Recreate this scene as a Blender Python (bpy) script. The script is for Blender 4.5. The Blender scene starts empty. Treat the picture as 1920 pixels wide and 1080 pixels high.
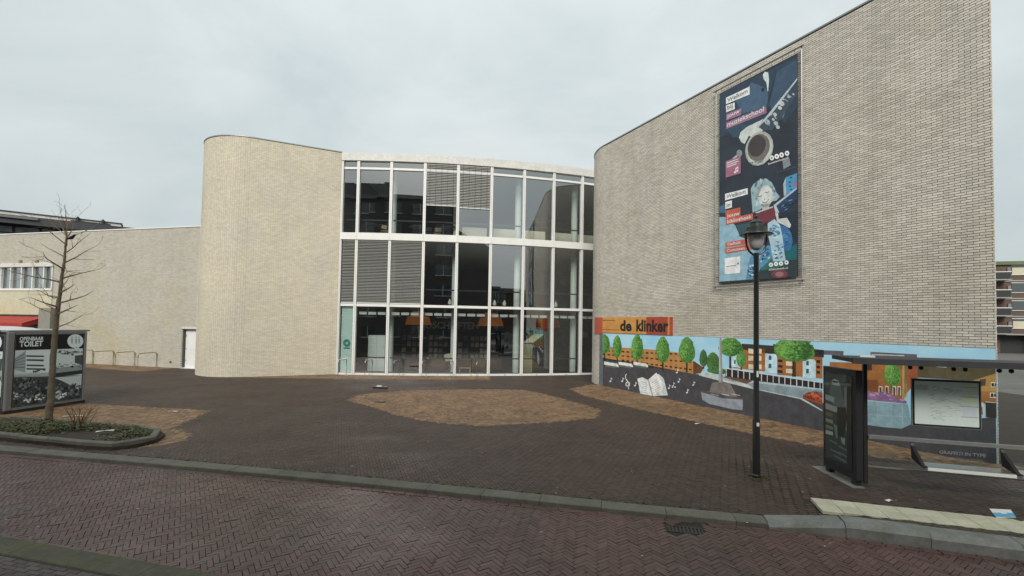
import bpy, math, random
import numpy as np
from mathutils import Vector, Matrix

random.seed(7)
rng = np.random.default_rng(7)
scene = bpy.context.scene
COL = scene.collection
R = math.radians

# ---------------------------------------------------------------- camera
EYE = 2.9
pitch, roll = R(1.94), R(1.0)
fw = Vector((0, math.cos(pitch), math.sin(pitch)))
up0 = Vector((0, -math.sin(pitch), math.cos(pitch)))
rt0 = Vector((1, 0, 0))
rt = rt0 * math.cos(roll) + up0 * math.sin(roll)
up = up0 * math.cos(roll) - rt0 * math.sin(roll)
cam = bpy.data.objects.new('camera', bpy.data.cameras.new('camera'))
cam.data.sensor_width = 36
cam.data.lens = 16.5
cam.data.shift_y = 0.0196
cam.data.clip_start = 0.05
cam.data.clip_end = 3000
m = Matrix((rt, up, -fw)).transposed().to_4x4()
m.translation = (0, 0, EYE)
cam.matrix_world = m
COL.objects.link(cam)
scene.camera = cam

# ---------------------------------------------------------------- overcast sky
SUN_DIR = Vector((-0.12, -0.80, 0.60)).normalized()      # towards the sun behind the cloud
sun_el = math.asin(SUN_DIR.z)
sun_az = math.atan2(SUN_DIR.x, SUN_DIR.y)
world = bpy.data.worlds.new('World')
scene.world = world
world.use_nodes = True
nt = world.node_tree
nt.nodes.clear()
wo = nt.nodes.new('ShaderNodeOutputWorld')
bg = nt.nodes.new('ShaderNodeBackground')
sky = nt.nodes.new('ShaderNodeTexSky')
sky.sky_type = 'NISHITA'
sky.sun_disc = False
sky.sun_elevation = sun_el
sky.sun_rotation = sun_az
sky.dust_density = 4.0
tc = nt.nodes.new('ShaderNodeTexCoord')
mp = nt.nodes.new('ShaderNodeMapping')
mp.inputs['Scale'].default_value = (1.0, 1.0, 2.2)
n1 = nt.nodes.new('ShaderNodeTexNoise')
n1.inputs['Scale'].default_value = 2.1
n1.inputs['Detail'].default_value = 7
n1.inputs['Roughness'].default_value = 0.55
n1.inputs['Distortion'].default_value = 0.4
cr = nt.nodes.new('ShaderNodeValToRGB')
cr.color_ramp.elements[0].position = 0.34
cr.color_ramp.elements[0].color = (2.10, 2.38, 2.42, 1)
cr.color_ramp.elements[1].position = 0.66
cr.color_ramp.elements[1].color = (2.72, 2.90, 2.88, 1)
mx = nt.nodes.new('ShaderNodeMixRGB')
mx.inputs['Fac'].default_value = 0.96                    # cloud cover over the clear sky
bg.inputs['Strength'].default_value = 0.1
nt.links.new(tc.outputs['Generated'], mp.inputs['Vector'])
nt.links.new(mp.outputs['Vector'], n1.inputs['Vector'])
nt.links.new(n1.outputs['Fac'], cr.inputs['Fac'])
nt.links.new(sky.outputs['Color'], mx.inputs['Color1'])
nt.links.new(cr.outputs['Color'], mx.inputs['Color2'])
# an overcast sky grows brighter towards the zenith
sx = nt.nodes.new('ShaderNodeSeparateXYZ')
zr = nt.nodes.new('ShaderNodeMapRange')
zr.inputs['From Min'].default_value = 0.0
zr.inputs['From Max'].default_value = 1.0
zr.inputs['To Min'].default_value = 0.94
zr.inputs['To Max'].default_value = 1.4
vm = nt.nodes.new('ShaderNodeVectorMath')
vm.operation = 'SCALE'
nt.links.new(tc.outputs['Generated'], sx.inputs[0])
nt.links.new(sx.outputs['Z'], zr.inputs['Value'])
nt.links.new(mx.outputs['Color'], vm.inputs[0])
nt.links.new(zr.outputs['Result'], vm.inputs['Scale'])
nt.links.new(vm.outputs['Vector'], bg.inputs['Color'])
nt.links.new(bg.outputs['Background'], wo.inputs['Surface'])

sd = bpy.data.lights.new('sun', 'SUN')
sd.energy = 1.5
sd.angle = R(29)
sd.color = (1.0, 0.955, 0.875)
sun = bpy.data.objects.new('sun', sd)
sun.rotation_euler = SUN_DIR.to_track_quat('Z', 'Y').to_euler()
sun.location = (0, 0, 40)
COL.objects.link(sun)

vs = scene.view_settings
vs.view_transform = 'Standard'
vs.look = 'None'
vs.exposure = 1.35
vs.gamma = 1.0
vs.use_curve_mapping = False
scene.cycles.max_bounces = 8
scene.cycles.transparent_max_bounces = 16
scene.cycles.use_denoising = True
# ================================================================ helpers
def srgb(h, k=1.0):
    c = [int(h[i:i + 2], 16) / 255 for i in (0, 2, 4)]
    g_ = sum(c) / 3
    c = [g_ + (x - g_) * .84 for x in c]                     # weathered print
    return tuple(min(.85, k * (x / 12.92 if x <= .04045 else ((x + .055) / 1.055) ** 2.4)) for x in c)

def mat(name, col, rough=.7, metal=0., var=.0, scale=3., bump=0., bscale=40., col2=None, isl=0., spec=.4, patch=None, grime=0., streak=0., rvar=0.):
    """Principled material: col with noise towards col2, per-piece tone (isl), patches of another colour, fine relief."""
    M = bpy.data.materials.new(name)
    M.use_nodes = True
    N, Lk = M.node_tree.nodes, M.node_tree.links
    b = N['Principled BSDF']
    b.inputs['Roughness'].default_value = rough
    b.inputs['Metallic'].default_value = metal
    b.inputs['Specular IOR Level'].default_value = spec
    co = N.new('ShaderNodeNewGeometry').outputs['Position']
    def noise(s, d=5, r=.6):
        n = N.new('ShaderNodeTexNoise')
        n.inputs['Scale'].default_value = s
        n.inputs['Detail'].default_value = d
        n.inputs['Roughness'].default_value = r
        Lk.new(co, n.inputs['Vector'])
        return n.outputs['Fac']
    def mixc(f, a, c, blend='MIX'):
        x = N.new('ShaderNodeMixRGB')
        x.blend_type = blend
        for sck, v in ((x.inputs['Fac'], f), (x.inputs['Color1'], a), (x.inputs['Color2'], c)):
            if hasattr(v, 'is_output'):
                Lk.new(v, sck)
            elif isinstance(v, (int, float)):
                sck.default_value = v
            else:
                sck.default_value = (*v[:3], 1)
        return x.outputs['Color']
    def ramp(v, lo, hi):
        r = N.new('ShaderNodeMapRange')
        r.inputs['From Min'].default_value = lo
        r.inputs['From Max'].default_value = hi
        Lk.new(v, r.inputs['Value'])
        return r.outputs['Result']
    out = None
    if var or col2:
        c2 = col2 or tuple(min(1, x * (1 - var)) for x in col)
        out = mixc(ramp(noise(scale), .3, .7), col if not var else tuple(min(1, x * (1 + var * .5)) for x in col), c2)
    else:
        out = mixc(0., col, col)
    if patch:
        pc, ps, lo, hi, amt = patch
        f = ramp(noise(ps, 6), lo, hi)
        mlt = N.new('ShaderNodeMath'); mlt.operation = 'MULTIPLY'; mlt.inputs[1].default_value = amt
        Lk.new(f, mlt.inputs[0])
        out = mixc(mlt.outputs[0], out, pc)
    if isl:
        g = N.new('ShaderNodeNewGeometry').outputs['Random Per Island']
        o = N.new('ShaderNodeObjectInfo').outputs['Random']
        a = N.new('ShaderNodeMath'); a.operation = 'ADD'
        Lk.new(g, a.inputs[0]); Lk.new(o, a.inputs[1])
        fr = N.new('ShaderNodeMath'); fr.operation = 'FRACT'
        Lk.new(a.outputs[0], fr.inputs[0])
        r = N.new('ShaderNodeMapRange')
        r.inputs['To Min'].default_value = 1 - isl
        r.inputs['To Max'].default_value = 1 + isl
        Lk.new(fr.outputs[0], r.inputs['Value'])
        v = N.new('ShaderNodeCombineXYZ')
        for i in range(3):
            Lk.new(r.outputs['Result'], v.inputs[i])
        out = mixc(1., out, v.outputs[0], 'MULTIPLY')
    if grime:
        out = mixc(1., out, mixc(ramp(noise(scale * 6, 8, .7), .35, .65), (1, 1, 1), (1 - grime,) * 3), 'MULTIPLY')
    if streak:                                               # rain streaks and soot running down a wall
        mpg = N.new('ShaderNodeMapping'); mpg.inputs['Scale'].default_value = (2.6, 2.6, .16)
        Lk.new(co, mpg.inputs['Vector'])
        sn = N.new('ShaderNodeTexNoise'); sn.inputs['Scale'].default_value = 1.; sn.inputs['Detail'].default_value = 7; sn.inputs['Roughness'].default_value = .62
        Lk.new(mpg.outputs['Vector'], sn.inputs['Vector'])
        out = mixc(1., out, mixc(ramp(sn.outputs['Fac'], .5, .74), (1, 1, 1), (1 - streak, 1 - streak * .96, 1 - streak * .85)), 'MULTIPLY')
    Lk.new(out, b.inputs['Base Color'])
    if rvar:                                                 # worn and damp spots shine more
        rm_ = N.new('ShaderNodeMapRange')
        rm_.inputs['From Min'].default_value = .35; rm_.inputs['From Max'].default_value = .65
        rm_.inputs['To Min'].default_value = rough - rvar; rm_.inputs['To Max'].default_value = rough + rvar
        Lk.new(noise(.7, 4, .6), rm_.inputs['Value'])
        Lk.new(rm_.outputs['Result'], b.inputs['Roughness'])
    if bump:
        bp = N.new('ShaderNodeBump')
        bp.inputs['Strength'].default_value = bump
        bp.inputs['Distance'].default_value = .01
        Lk.new(noise(bscale, 4, .65), bp.inputs['Height'])
        Lk.new(bp.outputs['Normal'], b.inputs['Normal'])
    return M

def glass(name, tint, r0=.08):
    """clear sheet: see-through with a mirror share that grows towards grazing view, the same from both sides"""
    M = bpy.data.materials.new(name)
    M.use_nodes = True
    N, Lk = M.node_tree.nodes, M.node_tree.links
    N.clear()
    o = N.new('ShaderNodeOutputMaterial'); mxs = N.new('ShaderNodeMixShader')
    t = N.new('ShaderNodeBsdfTransparent'); g = N.new('ShaderNodeBsdfGlossy'); gm = N.new('ShaderNodeNewGeometry')
    t.inputs['Color'].default_value = (*tint, 1)
    g.inputs['Roughness'].default_value = 0.0
    g.inputs['Color'].default_value = (.95, .98, 1, 1)
    dt = N.new('ShaderNodeVectorMath'); dt.operation = 'DOT_PRODUCT'
    Lk.new(gm.outputs['Incoming'], dt.inputs[0]); Lk.new(gm.outputs['Normal'], dt.inputs[1])
    prev = dt.outputs['Value']
    for op, k in (('ABSOLUTE', None), ('SUBTRACT', 1.), ('POWER', 5.), ('MULTIPLY', 1. - r0), ('ADD', r0)):
        q = N.new('ShaderNodeMath'); q.operation = op
        if op == 'SUBTRACT':
            q.inputs[0].default_value = k; Lk.new(prev, q.inputs[1])
        else:
            Lk.new(prev, q.inputs[0])
            if k is not None:
                q.inputs[1].default_value = k
        prev = q.outputs[0]
    Lk.new(prev, mxs.inputs[0]); Lk.new(t.outputs[0], mxs.inputs[1]); Lk.new(g.outputs[0], mxs.inputs[2])
    Lk.new(mxs.outputs[0], o.inputs['Surface'])
    return M

def paint(name, rough=.55, grime=.12, scale=2.):
    """print or paint whose colour is stored face by face"""
    M = mat(name, (.5, .5, .5), rough)
    N, Lk = M.node_tree.nodes, M.node_tree.links
    b = N['Principled BSDF']
    at = N.new('ShaderNodeAttribute'); at.attribute_name = 'print'
    n = N.new('ShaderNodeTexNoise'); n.inputs['Scale'].default_value = scale * 4; n.inputs['Detail'].default_value = 7
    n.inputs['Roughness'].default_value = .7
    tcn = N.new('ShaderNodeNewGeometry'); Lk.new(tcn.outputs['Position'], n.inputs['Vector'])
    r = N.new('ShaderNodeMapRange'); r.inputs['From Min'].default_value = .3; r.inputs['From Max'].default_value = .7
    r.inputs['To Min'].default_value = 1 - grime; r.inputs['To Max'].default_value = 1 + grime * .6
    Lk.new(n.outputs['Fac'], r.inputs['Value'])
    v = N.new('ShaderNodeCombineXYZ')
    for i in range(3):
        Lk.new(r.outputs['Result'], v.inputs[i])
    x = N.new('ShaderNodeMixRGB'); x.blend_type = 'MULTIPLY'; x.inputs['Fac'].default_value = 1
    Lk.new(at.outputs['Color'], x.inputs['Color1']); Lk.new(v.outputs[0], x.inputs['Color2'])
    Lk.new(x.outputs['Color'], b.inputs['Base Color'])
    return M

def tag(o, label=None, cat=None, group=None, kind=None):
    for k, v in (('label', label), ('category', cat), ('group', group), ('kind', kind)):
        if v:
            o[k] = v
    return o

def link(name, me, parent=None):
    o = bpy.data.objects.new(name, me)
    COL.objects.link(o)
    if parent is not None:
        o.parent = parent
        o.matrix_parent_inverse = Matrix.Translation(-WORLD_OF[parent.name])
    WORLD_OF[o.name] = Vector((0, 0, 0))
    return o

WORLD_OF = {}

def thing(name, loc, label, cat, group=None):
    o = bpy.data.objects.new(name, None)
    o.empty_display_size = .2
    o.location = loc
    COL.objects.link(o)
    WORLD_OF[o.name] = Vector(loc)
    return tag(o, label, cat, group)

class MB:
    """collects faces in world coordinates and links them as one mesh object"""
    def __init__(s):
        s.v, s.f, s.c = [], [], []
    def add(s, vs, fs, col=None):
        k = len(s.v)
        s.v += [tuple(p) for p in vs]
        s.f += [tuple(i + k for i in q) for q in fs]
        if col is not None:
            s.c += [col] * len(fs)
        return s
    def obox(s, o, ax, ay, az):
        """box from corner o along three edge vectors"""
        o, ax, ay, az = (Vector(q) for q in (o, ax, ay, az))
        p = [o, o + ax, o + ax + ay, o + ay]
        return s.add(p + [q + az for q in p], [(3, 2, 1, 0), (4, 5, 6, 7), (0, 1, 5, 4), (1, 2, 6, 5), (2, 3, 7, 6), (3, 0, 4, 7)])
    def box(s, x0, x1, y0, y1, z0, z1):
        return s.obox((x0, y0, z0), (x1 - x0, 0, 0), (0, y1 - y0, 0), (0, 0, z1 - z0))
    def bar(s, a, b, w, d, side=(0, 0, 1)):
        """rectangular bar between two points, w along side, d across"""
        a, b = Vector(a), Vector(b)
        t = (b - a).normalized()
        u = Vector(side); u = (u - t * u.dot(t)).normalized()
        v = t.cross(u)
        return s.obox(a - u * w / 2 - v * d / 2, b - a, u * w, v * d)
    def prism(s, poly, z0, z1):
        n = len(poly)
        vs = [(x, y, z0) for x, y in poly] + [(x, y, z1) for x, y in poly]
        return s.add(vs, [tuple(range(n - 1, -1, -1)), tuple(range(n, 2 * n))] + [(i, (i + 1) % n, n + (i + 1) % n, n + i) for i in range(n)])
    def tube(s, pts, r, n=8, cap=True):
        pts = [Vector(p) for p in pts]
        rs = r if isinstance(r, (list, tuple)) else [r] * len(pts)
        rings = []
        ref = Vector((0, 0, 1)) if abs((pts[-1] - pts[0]).normalized().z) < .9 else Vector((1, 0, 0))
        for i, p in enumerate(pts):
            t = (pts[min(i + 1, len(pts) - 1)] - pts[max(i - 1, 0)]).normalized()
            u = (ref - t * ref.dot(t))
            u = u.normalized() if u.length > 1e-4 else t.orthogonal().normalized()
            w = t.cross(u)
            rings.append([p + (u * math.cos(2 * math.pi * k / n) + w * math.sin(2 * math.pi * k / n)) * rs[i] for k in range(n)])
        vs = [q for g in rings for q in g]
        fs = [(i * n + k, i * n + (k + 1) % n, (i + 1) * n + (k + 1) % n, (i + 1) * n + k) for i in range(len(pts) - 1) for k in range(n)]
        if cap:
            fs += [tuple(range(n - 1, -1, -1)), tuple((len(pts) - 1) * n + k for k in range(n))]
        return s.add(vs, fs)
    def lathe(s, c, prof, n=24):
        c = Vector(c)
        vs = [c + Vector((r * math.cos(2 * math.pi * k / n), r * math.sin(2 * math.pi * k / n), z)) for r, z in prof for k in range(n)]
        fs = [(i * n + k, i * n + (k + 1) % n, (i + 1) * n + (k + 1) % n, (i + 1) * n + k) for i in range(len(prof) - 1) for k in range(n)]
        return s.add(vs, fs)
    def build(s, name, m, parent=None, smooth=False, bevel=0.):
        me = bpy.data.meshes.new(name)
        me.from_pydata(s.v, [], s.f)
        if s.c:
            at = me.attributes.new('print', 'FLOAT_COLOR', 'FACE')
            at.data.foreach_set('color', np.array([(*c, 1) for c in s.c], 'f').ravel())
        me.materials.append(m)
        if smooth:
            me.shade_smooth()
            try:
                me.set_sharp_from_angle(angle=R(40))
            except Exception:
                pass
        me.update()
        o = link(name, me, parent)
        if bevel:
            bv = o.modifiers.new('bevel', 'BEVEL')
            bv.width = bevel; bv.segments = 2; bv.limit_method = 'ANGLE'
        return o

def quads_mesh(name, verts, m, parent=None, kind=None, nper=8, faces=None):
    """many alike pieces in one mesh; verts (count, nper, 3)"""
    n = len(verts)
    f = np.array(faces if faces is not None else [(4, 5, 6, 7), (0, 1, 5, 4), (1, 2, 6, 5), (2, 3, 7, 6), (3, 0, 4, 7)], np.int32)
    idx = (f[None] + (np.arange(n, dtype=np.int32) * nper)[:, None, None]).reshape(-1)
    me = bpy.data.meshes.new(name)
    me.vertices.add(n * nper)
    me.vertices.foreach_set('co', np.ascontiguousarray(verts, 'f').ravel())
    me.loops.add(len(idx))
    me.loops.foreach_set('vertex_index', idx)
    npoly = len(idx) // f.shape[1]
    me.polygons.add(npoly)
    me.polygons.foreach_set('loop_start', np.arange(npoly, dtype=np.int32) * f.shape[1])
    me.polygons.foreach_set('loop_total', np.full(npoly, f.shape[1], np.int32))
    me.materials.append(m)
    me.update(calc_edges=True)
    me.shade_flat()
    o = link(name, me, parent)
    if kind:
        o['kind'] = kind
    return o

def text(body, p, ex, width, height, m, name, parent, n, bold=0., ez=(0, 0, 1), depth=.002, align=0):
    """lettering fitted into width x height, lower left corner p on a surface with normal n"""
    cu = bpy.data.curves.new(name, 'FONT')
    cu.body = body
    cu.offset = bold
    cu.resolution_u = 3
    t = bpy.data.objects.new(name, cu)
    COL.objects.link(t)
    dg = bpy.context.evaluated_depsgraph_get()
    me = bpy.data.meshes.new_from_object(t.evaluated_get(dg))
    bpy.data.objects.remove(t)
    co = np.empty(len(me.vertices) * 3, 'f')
    me.vertices.foreach_get('co', co)
    co = co.reshape(-1, 3)
    lo, hi = co.min(0), co.max(0)
    k = np.array([(width / (hi[0] - lo[0])), height / (hi[1] - lo[1])])
    a = (co[:, :2] - lo[:2]) * k
    p, ex, ez, n = (np.array(q, 'f') for q in (p, ex, ez, n))
    w = p + a[:, :1] * ex + a[:, 1:2] * ez + depth * n
    me.vertices.foreach_set('co', w.astype('f').ravel())
    me.materials.clear()
    me.materials.append(m)
    me.update()
    o = link(name, me, parent)
    return o

def print_sheet(art, name, m, parent, p, ex, n, base=None, step=.0012, k=1.3, clip=None):
    """printed or painted picture on a flat surface: outlines laid on one another like coats of paint"""
    b = MB()
    p, ex, n = Vector(p), Vector(ex), Vector(n)
    ez = Vector((0, 0, 1))
    rr = random.Random(5)
    def put(pts, lev, col):
        if clip:
            pts = [(min(max(a, clip[0]), clip[1]), min(max(z, clip[2]), clip[3])) for a, z in pts]
        vs = [p + ex * a + ez * z + n * (lev * step) for a, z in pts]
        ar = sum(pts[i][0] * pts[(i + 1) % len(pts)][1] - pts[(i + 1) % len(pts)][0] * pts[i][1] for i in range(len(pts)))
        if abs(ar) < 1e-5:
            return
        if (ex.cross(ez).dot(n) > 0) != (ar > 0):
            vs.reverse()
        b.add(vs, [tuple(range(len(vs)))], srgb(col, k))
    def ellipse(e, lev, col, num=16, j=0.):
        put([(e[0] + e[2] * math.cos(t) * q + e[4] * math.sin(t) * q, e[1] + e[3] * math.cos(t) * q + e[5] * math.sin(t) * q)
             for t, q in ((2 * math.pi * i / num, 1 + rr.uniform(-j, j)) for i in range(num))], lev, col)
    if base:
        put([(base[0], base[2]), (base[1], base[2]), (base[1], base[3]), (base[0], base[3])], 0, base[4])
    for lev, col, kind, items in art:
        for it in items:
            if kind == 'p':
                put([(it[i], it[i + 1]) for i in range(0, len(it), 2)], lev, col)
            elif kind == 'e':
                ellipse(it, lev, col)
            elif kind == 'c':
                cols = col.split(',')
                for i in range(int(it[6])):
                    a, q = rr.uniform(0, 6.28), math.sqrt(rr.random())
                    cx = it[0] + q * (it[2] * math.cos(a) + it[4] * math.sin(a))
                    cz = it[1] + q * (it[3] * math.cos(a) + it[5] * math.sin(a))
                    g = rr.uniform(.6, 1.3); t = rr.uniform(-.6, .6)
                    ellipse([cx, cz, it[7] * g * math.cos(t), it[7] * g * math.sin(t), -it[8] * g * math.sin(t), it[8] * g * math.cos(t)], lev + .04 * i / max(1, it[6]) * 10, rr.choice(cols), 8, .3)
            else:                                            # a painted tree crown: egg outline and dabs of paint
                cols = col.split(',')
                rx, rz, top = abs(it[2]), abs(it[5]), it[7]
                pts = []
                for i in range(34):
                    t = 2 * math.pi * i / 34; q = 1 + rr.uniform(-.05, .05)
                    pts.append((it[0] + rx * (1 - .2 * math.sin(t)) * q * math.cos(t), min(top, it[1] + rz * q * math.sin(t))))
                put(pts, lev, cols[0])
                for i in range(int(it[6]) * 7):
                    a, q = rr.uniform(0, 6.28), math.sqrt(rr.random()) * .93
                    cx, cz = it[0] + rx * q * math.cos(a), it[1] + rz * q * math.sin(a)
                    if cz + rz * .08 > top:
                        continue
                    side = q * math.cos(a) - q * math.sin(a) * .3 + rr.uniform(-.6, .6)
                    g = rr.uniform(.04, .10)
                    ellipse([cx, cz, rx * g, 0, 0, rz * g * .8], lev + .3 + .3 * i / (it[6] * 7), cols[2] if side > .2 else (cols[1] if side < -.1 else cols[0]), 7, .3)
    return b.build(name, m, parent)
# ================================================================ materials
MT = dict(
    brick=mat('pale_brick', (.60, .565, .495), .62, var=.10, scale=.8, isl=.14, streak=.14, bump=.25, bscale=60, grime=.06, patch=((.40, .36, .25), .35, .5, .75, .5)),
    brick_y=mat('yellow_pale_brick', (.60, .55, .44), .62, var=.08, scale=.7, isl=.10, streak=.10, bump=.25, bscale=60, grime=.05, patch=((.47, .45, .41), .5, .5, .75, .6)),
    brick_o=mat('weathered_pale_brick', (.48, .455, .395), .68, var=.06, scale=.6, isl=.10, streak=.08, bump=.25, bscale=60, grime=.08, patch=((.42, .37, .20), .22, .5, .72, .6)),
    mortar=mat('dark_mortar', (.185, .177, .157), .95, var=.2, scale=6),
    mortar_l=mat('mid_mortar', (.19, .178, .15), .95, var=.15, scale=6),
    mortar_y=mat('grey_mortar', (.33, .30, .235), .95, var=.15, scale=6),
    plaza=mat('brown_clay_paver', (.056, .0365, .0275), .62, rvar=.05, var=.22, scale=.45, isl=.24, bump=.4, bscale=50, grime=.2, patch=((.040, .037, .022), .5, .52, .72, .6)),
    tan=mat('yellow_clay_paver', (.205, .125, .068), .66, var=.25, scale=.9, isl=.42, bump=.4, bscale=50, grime=.2, patch=((.085, .070, .038), 1.1, .5, .7, .6)),
    road=mat('red_clay_paver', (.092, .052, .044), .46, rvar=.12, var=.25, scale=.5, isl=.2, bump=.45, bscale=50, grime=.2, patch=((.062, .048, .040), .55, .48, .66, .7)),
    walk=mat('grey_red_paver', (.07, .053, .05), .6, var=.3, scale=1., isl=.35, bump=.45, bscale=50, grime=.25),
    joint=mat('paving_joint', (.026, .021, .017), .95, var=.3, scale=2, patch=((.045, .055, .020), 1.3, .5, .66, .8)),
    joint_sq=mat('square_joint', (.032, .025, .019), .95, var=.3, scale=2),
    moss=mat('mossy_concrete', (.085, .08, .055), .85, var=.3, scale=2.5, bump=.6, bscale=30, grime=.3, patch=((.075, .085, .030), 2.2, .45, .65, .8)),
    kerb=mat('kerb_concrete', (.115, .112, .09), .8, var=.25, scale=2, bump=.5, bscale=45, grime=.25, isl=.1, patch=((.075, .085, .045), 1.6, .5, .7, .6)),
    kerb_new=mat('bus_kerb_concrete', (.18, .186, .175), .75, var=.2, scale=2.5, bump=.5, bscale=45, grime=.25, patch=((.11, .12, .08), 2.5, .5, .68, .6)),
    tile=mat('white_tile', (.45, .44, .335), .7, var=.16, scale=3, bump=.4, bscale=35, grime=.2, isl=.08, patch=((.33, .34, .17), 2.4, .52, .7, .6)),
    ground=mat('ground_far', (.12, .115, .105), .9, var=.2, scale=.2, grime=.2),
    soil=mat('soil', (.035, .026, .018), .95, var=.4, scale=6, bump=1., bscale=25),
    white=mat('white_aluminium', (.66, .66, .64), .45, var=.06, scale=2, grime=.06),
    white_dirty=mat('white_coping', (.58, .57, .54), .5, var=.12, scale=1.2, grime=.2),
    steel=mat('brushed_steel', (.46, .45, .42), .35, metal=.9, grime=.15),
    brass=mat('yellowed_steel', (.40, .33, .19), .4, metal=.7, grime=.2),
    dark=mat('dark_frame', (.022, .023, .025), .45, var=.2, scale=4, grime=.15),
    black=mat('black_lacquer', (.012, .014, .013), .32, spec=.5),
    satin=mat('satin_dark', (.05, .051, .056), .7, var=.2, scale=4, spec=.2),
    case_glass=glass('case_glass', (.95, .97, .96), .02),
    green_black=mat('dark_green_lacquer', (.020, .028, .022), .35, spec=.5, var=.2, scale=5),
    pane=glass('facade_glass', (.90, .95, .93), .31),
    clear=glass('clear_glass', (.94, .97, .96), .05),
    slat=mat('blind_slat', (.20, .205, .19), .5, isl=.08),
    slat_l=mat('pale_blind_slat', (.34, .34, .32), .5, isl=.08),
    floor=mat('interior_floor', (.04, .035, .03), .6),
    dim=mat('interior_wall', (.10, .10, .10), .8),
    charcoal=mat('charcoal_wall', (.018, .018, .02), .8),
    cream=mat('cream_panel', (.55, .52, .42), .7),
    ceiling=mat('ceiling_white', (.45, .45, .43), .8),
    column=mat('white_column', (.62, .68, .66), .55),
    orange=mat('orange_fabric', (.55, .22, .045), .8, var=.1, scale=8),
    redshade=mat('red_fabric', (.34, .075, .04), .8, var=.1, scale=8),
    leather=mat('brown_leather', (.055, .024, .016), .5),
    wood=mat('pale_wood', (.42, .32, .19), .6, var=.2, scale=4),
    olive=mat('olive_panel', (.26, .25, .12), .6),
    bark=mat('bark', (.125, .098, .068), .9, var=.35, scale=7, bump=1., bscale=30, patch=((.12, .12, .06), 3., .5, .7, .6)),
    twig=mat('twig', (.19, .14, .08), .85, var=.3, scale=4),
    leaf=mat('ground_ivy', (.050, .072, .020), .7, isl=.5, col2=(.06, .05, .02), var=.1, scale=3),
    red_awning=mat('red_awning', (.30, .035, .028), .7, var=.15, scale=2),
    plaster=mat('yellowed_plaster', (.47, .45, .34), .85, var=.12, scale=.7, grime=.12, patch=((.42, .37, .18), .45, .5, .7, .6)),
    grey_metal=mat('grey_metal', (.17, .17, .175), .5, metal=.2, grime=.2),
    galv=mat('galvanised', (.30, .30, .30), .45, metal=.6, grime=.2),
    slate=mat('slate_roof', (.045, .048, .055), .7, var=.2, scale=.6),
    winglass=mat('far_glass', (.055, .065, .07), .06, spec=.8),
    paper=mat('paper', (.62, .62, .60), .8),
)
for k_, e_ in (('orange', .045), ('redshade', .015)):            # shades glow a little, the lamps are on
    b_ = MT[k_].node_tree.nodes['Principled BSDF']
    b_.inputs['Emission Color'].default_value = (.9, .30, .05, 1) if k_ == 'orange' else (.8, .12, .05, 1)
    b_.inputs['Emission Strength'].default_value = e_
P_MURAL = paint('mural_paint', .6, .36, 1.0)
P_PRINT = paint('printed_sheet', .45, .26, 1.1)
P_POSTER = paint('printed_poster', .3, .05, 3)

# ================================================================ ground levels
def lerp_line(pts):
    xs = [p[0] for p in pts]; ys = [p[1] for p in pts]
    return lambda x: np.interp(x, xs, ys)
KERB_PTS = [(-60, 19.4), (-10.91, 10.16), (-6.93, 9.41), (-3.07, 8.62), (1.25, 7.63), (2.83, 7.28), (3.86, 7.06), (4.79, 6.82), (5.69, 6.54), (6.6, 6.25), (12.6, 4.3), (40, -4.6)]
kerb_y = lerp_line(KERB_PTS)                          # road side of the far kerb
near_y = lambda x: 6.35 - .248 * (np.asarray(x) + 6.76)
ROAD_Z = -.06
def sstep(t):
    t = np.clip(t, 0, 1)
    return t * t * (3 - 2 * t)
def level(x, y):
    """height of the paving: the bus platform rises a hand above the square"""
    x, y = np.asarray(x, float), np.asarray(y, float)
    return .1 * sstep((x - 4.35) / 1.2) * sstep((10.9 - y) / 1.2)

g = MB(); g.box(-500, 500, -300, 700, -1.2, -.12)
tag(g.build('ground', MT['ground']), kind='structure')

def sheet(name, m, x0, x1, dx, ylo, yhi, ny, zf):
    xs = np.arange(x0, x1 + 1e-6, dx)
    vs, fs = [], []
    for x in xs:
        a, b = float(ylo(x)), float(yhi(x))
        for j in range(ny + 1):
            y = a + (b - a) * j / ny
            vs.append((x, y, float(zf(x, y))))
    n = ny + 1
    for i in range(len(xs) - 1):
        for j in range(ny):
            fs.append((i * n + j, (i + 1) * n + j, (i + 1) * n + j + 1, i * n + j + 1))
    b = MB(); b.add(vs, fs)
    return tag(b.build(name, m), kind='structure')
road = sheet('road', MT['joint'], -60, 24, 1., lambda x: near_y(x) - .2, lambda x: kerb_y(x) + .1, 4, lambda x, y: ROAD_Z - .016)
plaza = sheet('plaza', MT['joint_sq'], -60, 24, .75, lambda x: kerb_y(x) + .28, lambda x: 46, 60, lambda x, y: level(x, y) - .012)
near_walk = sheet('pavement', MT['joint'], -60, 24, 1., lambda x: -9.0, lambda x: near_y(x) - .3, 3, lambda x, y: -.05)

# ---------------------------------------------------------------- clay pavers
def in_poly(px, py, poly):
    inside = np.zeros(len(px), bool)
    n = len(poly)
    for i in range(n):
        x0, y0 = poly[i]; x1, y1 = poly[(i + 1) % n]
        c = ((y0 > py) != (y1 > py))
        with np.errstate(divide='ignore', invalid='ignore'):
            c &= px < (x1 - x0) * (py - y0) / (y1 - y0) + x0
        inside ^= c
    return inside

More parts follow.
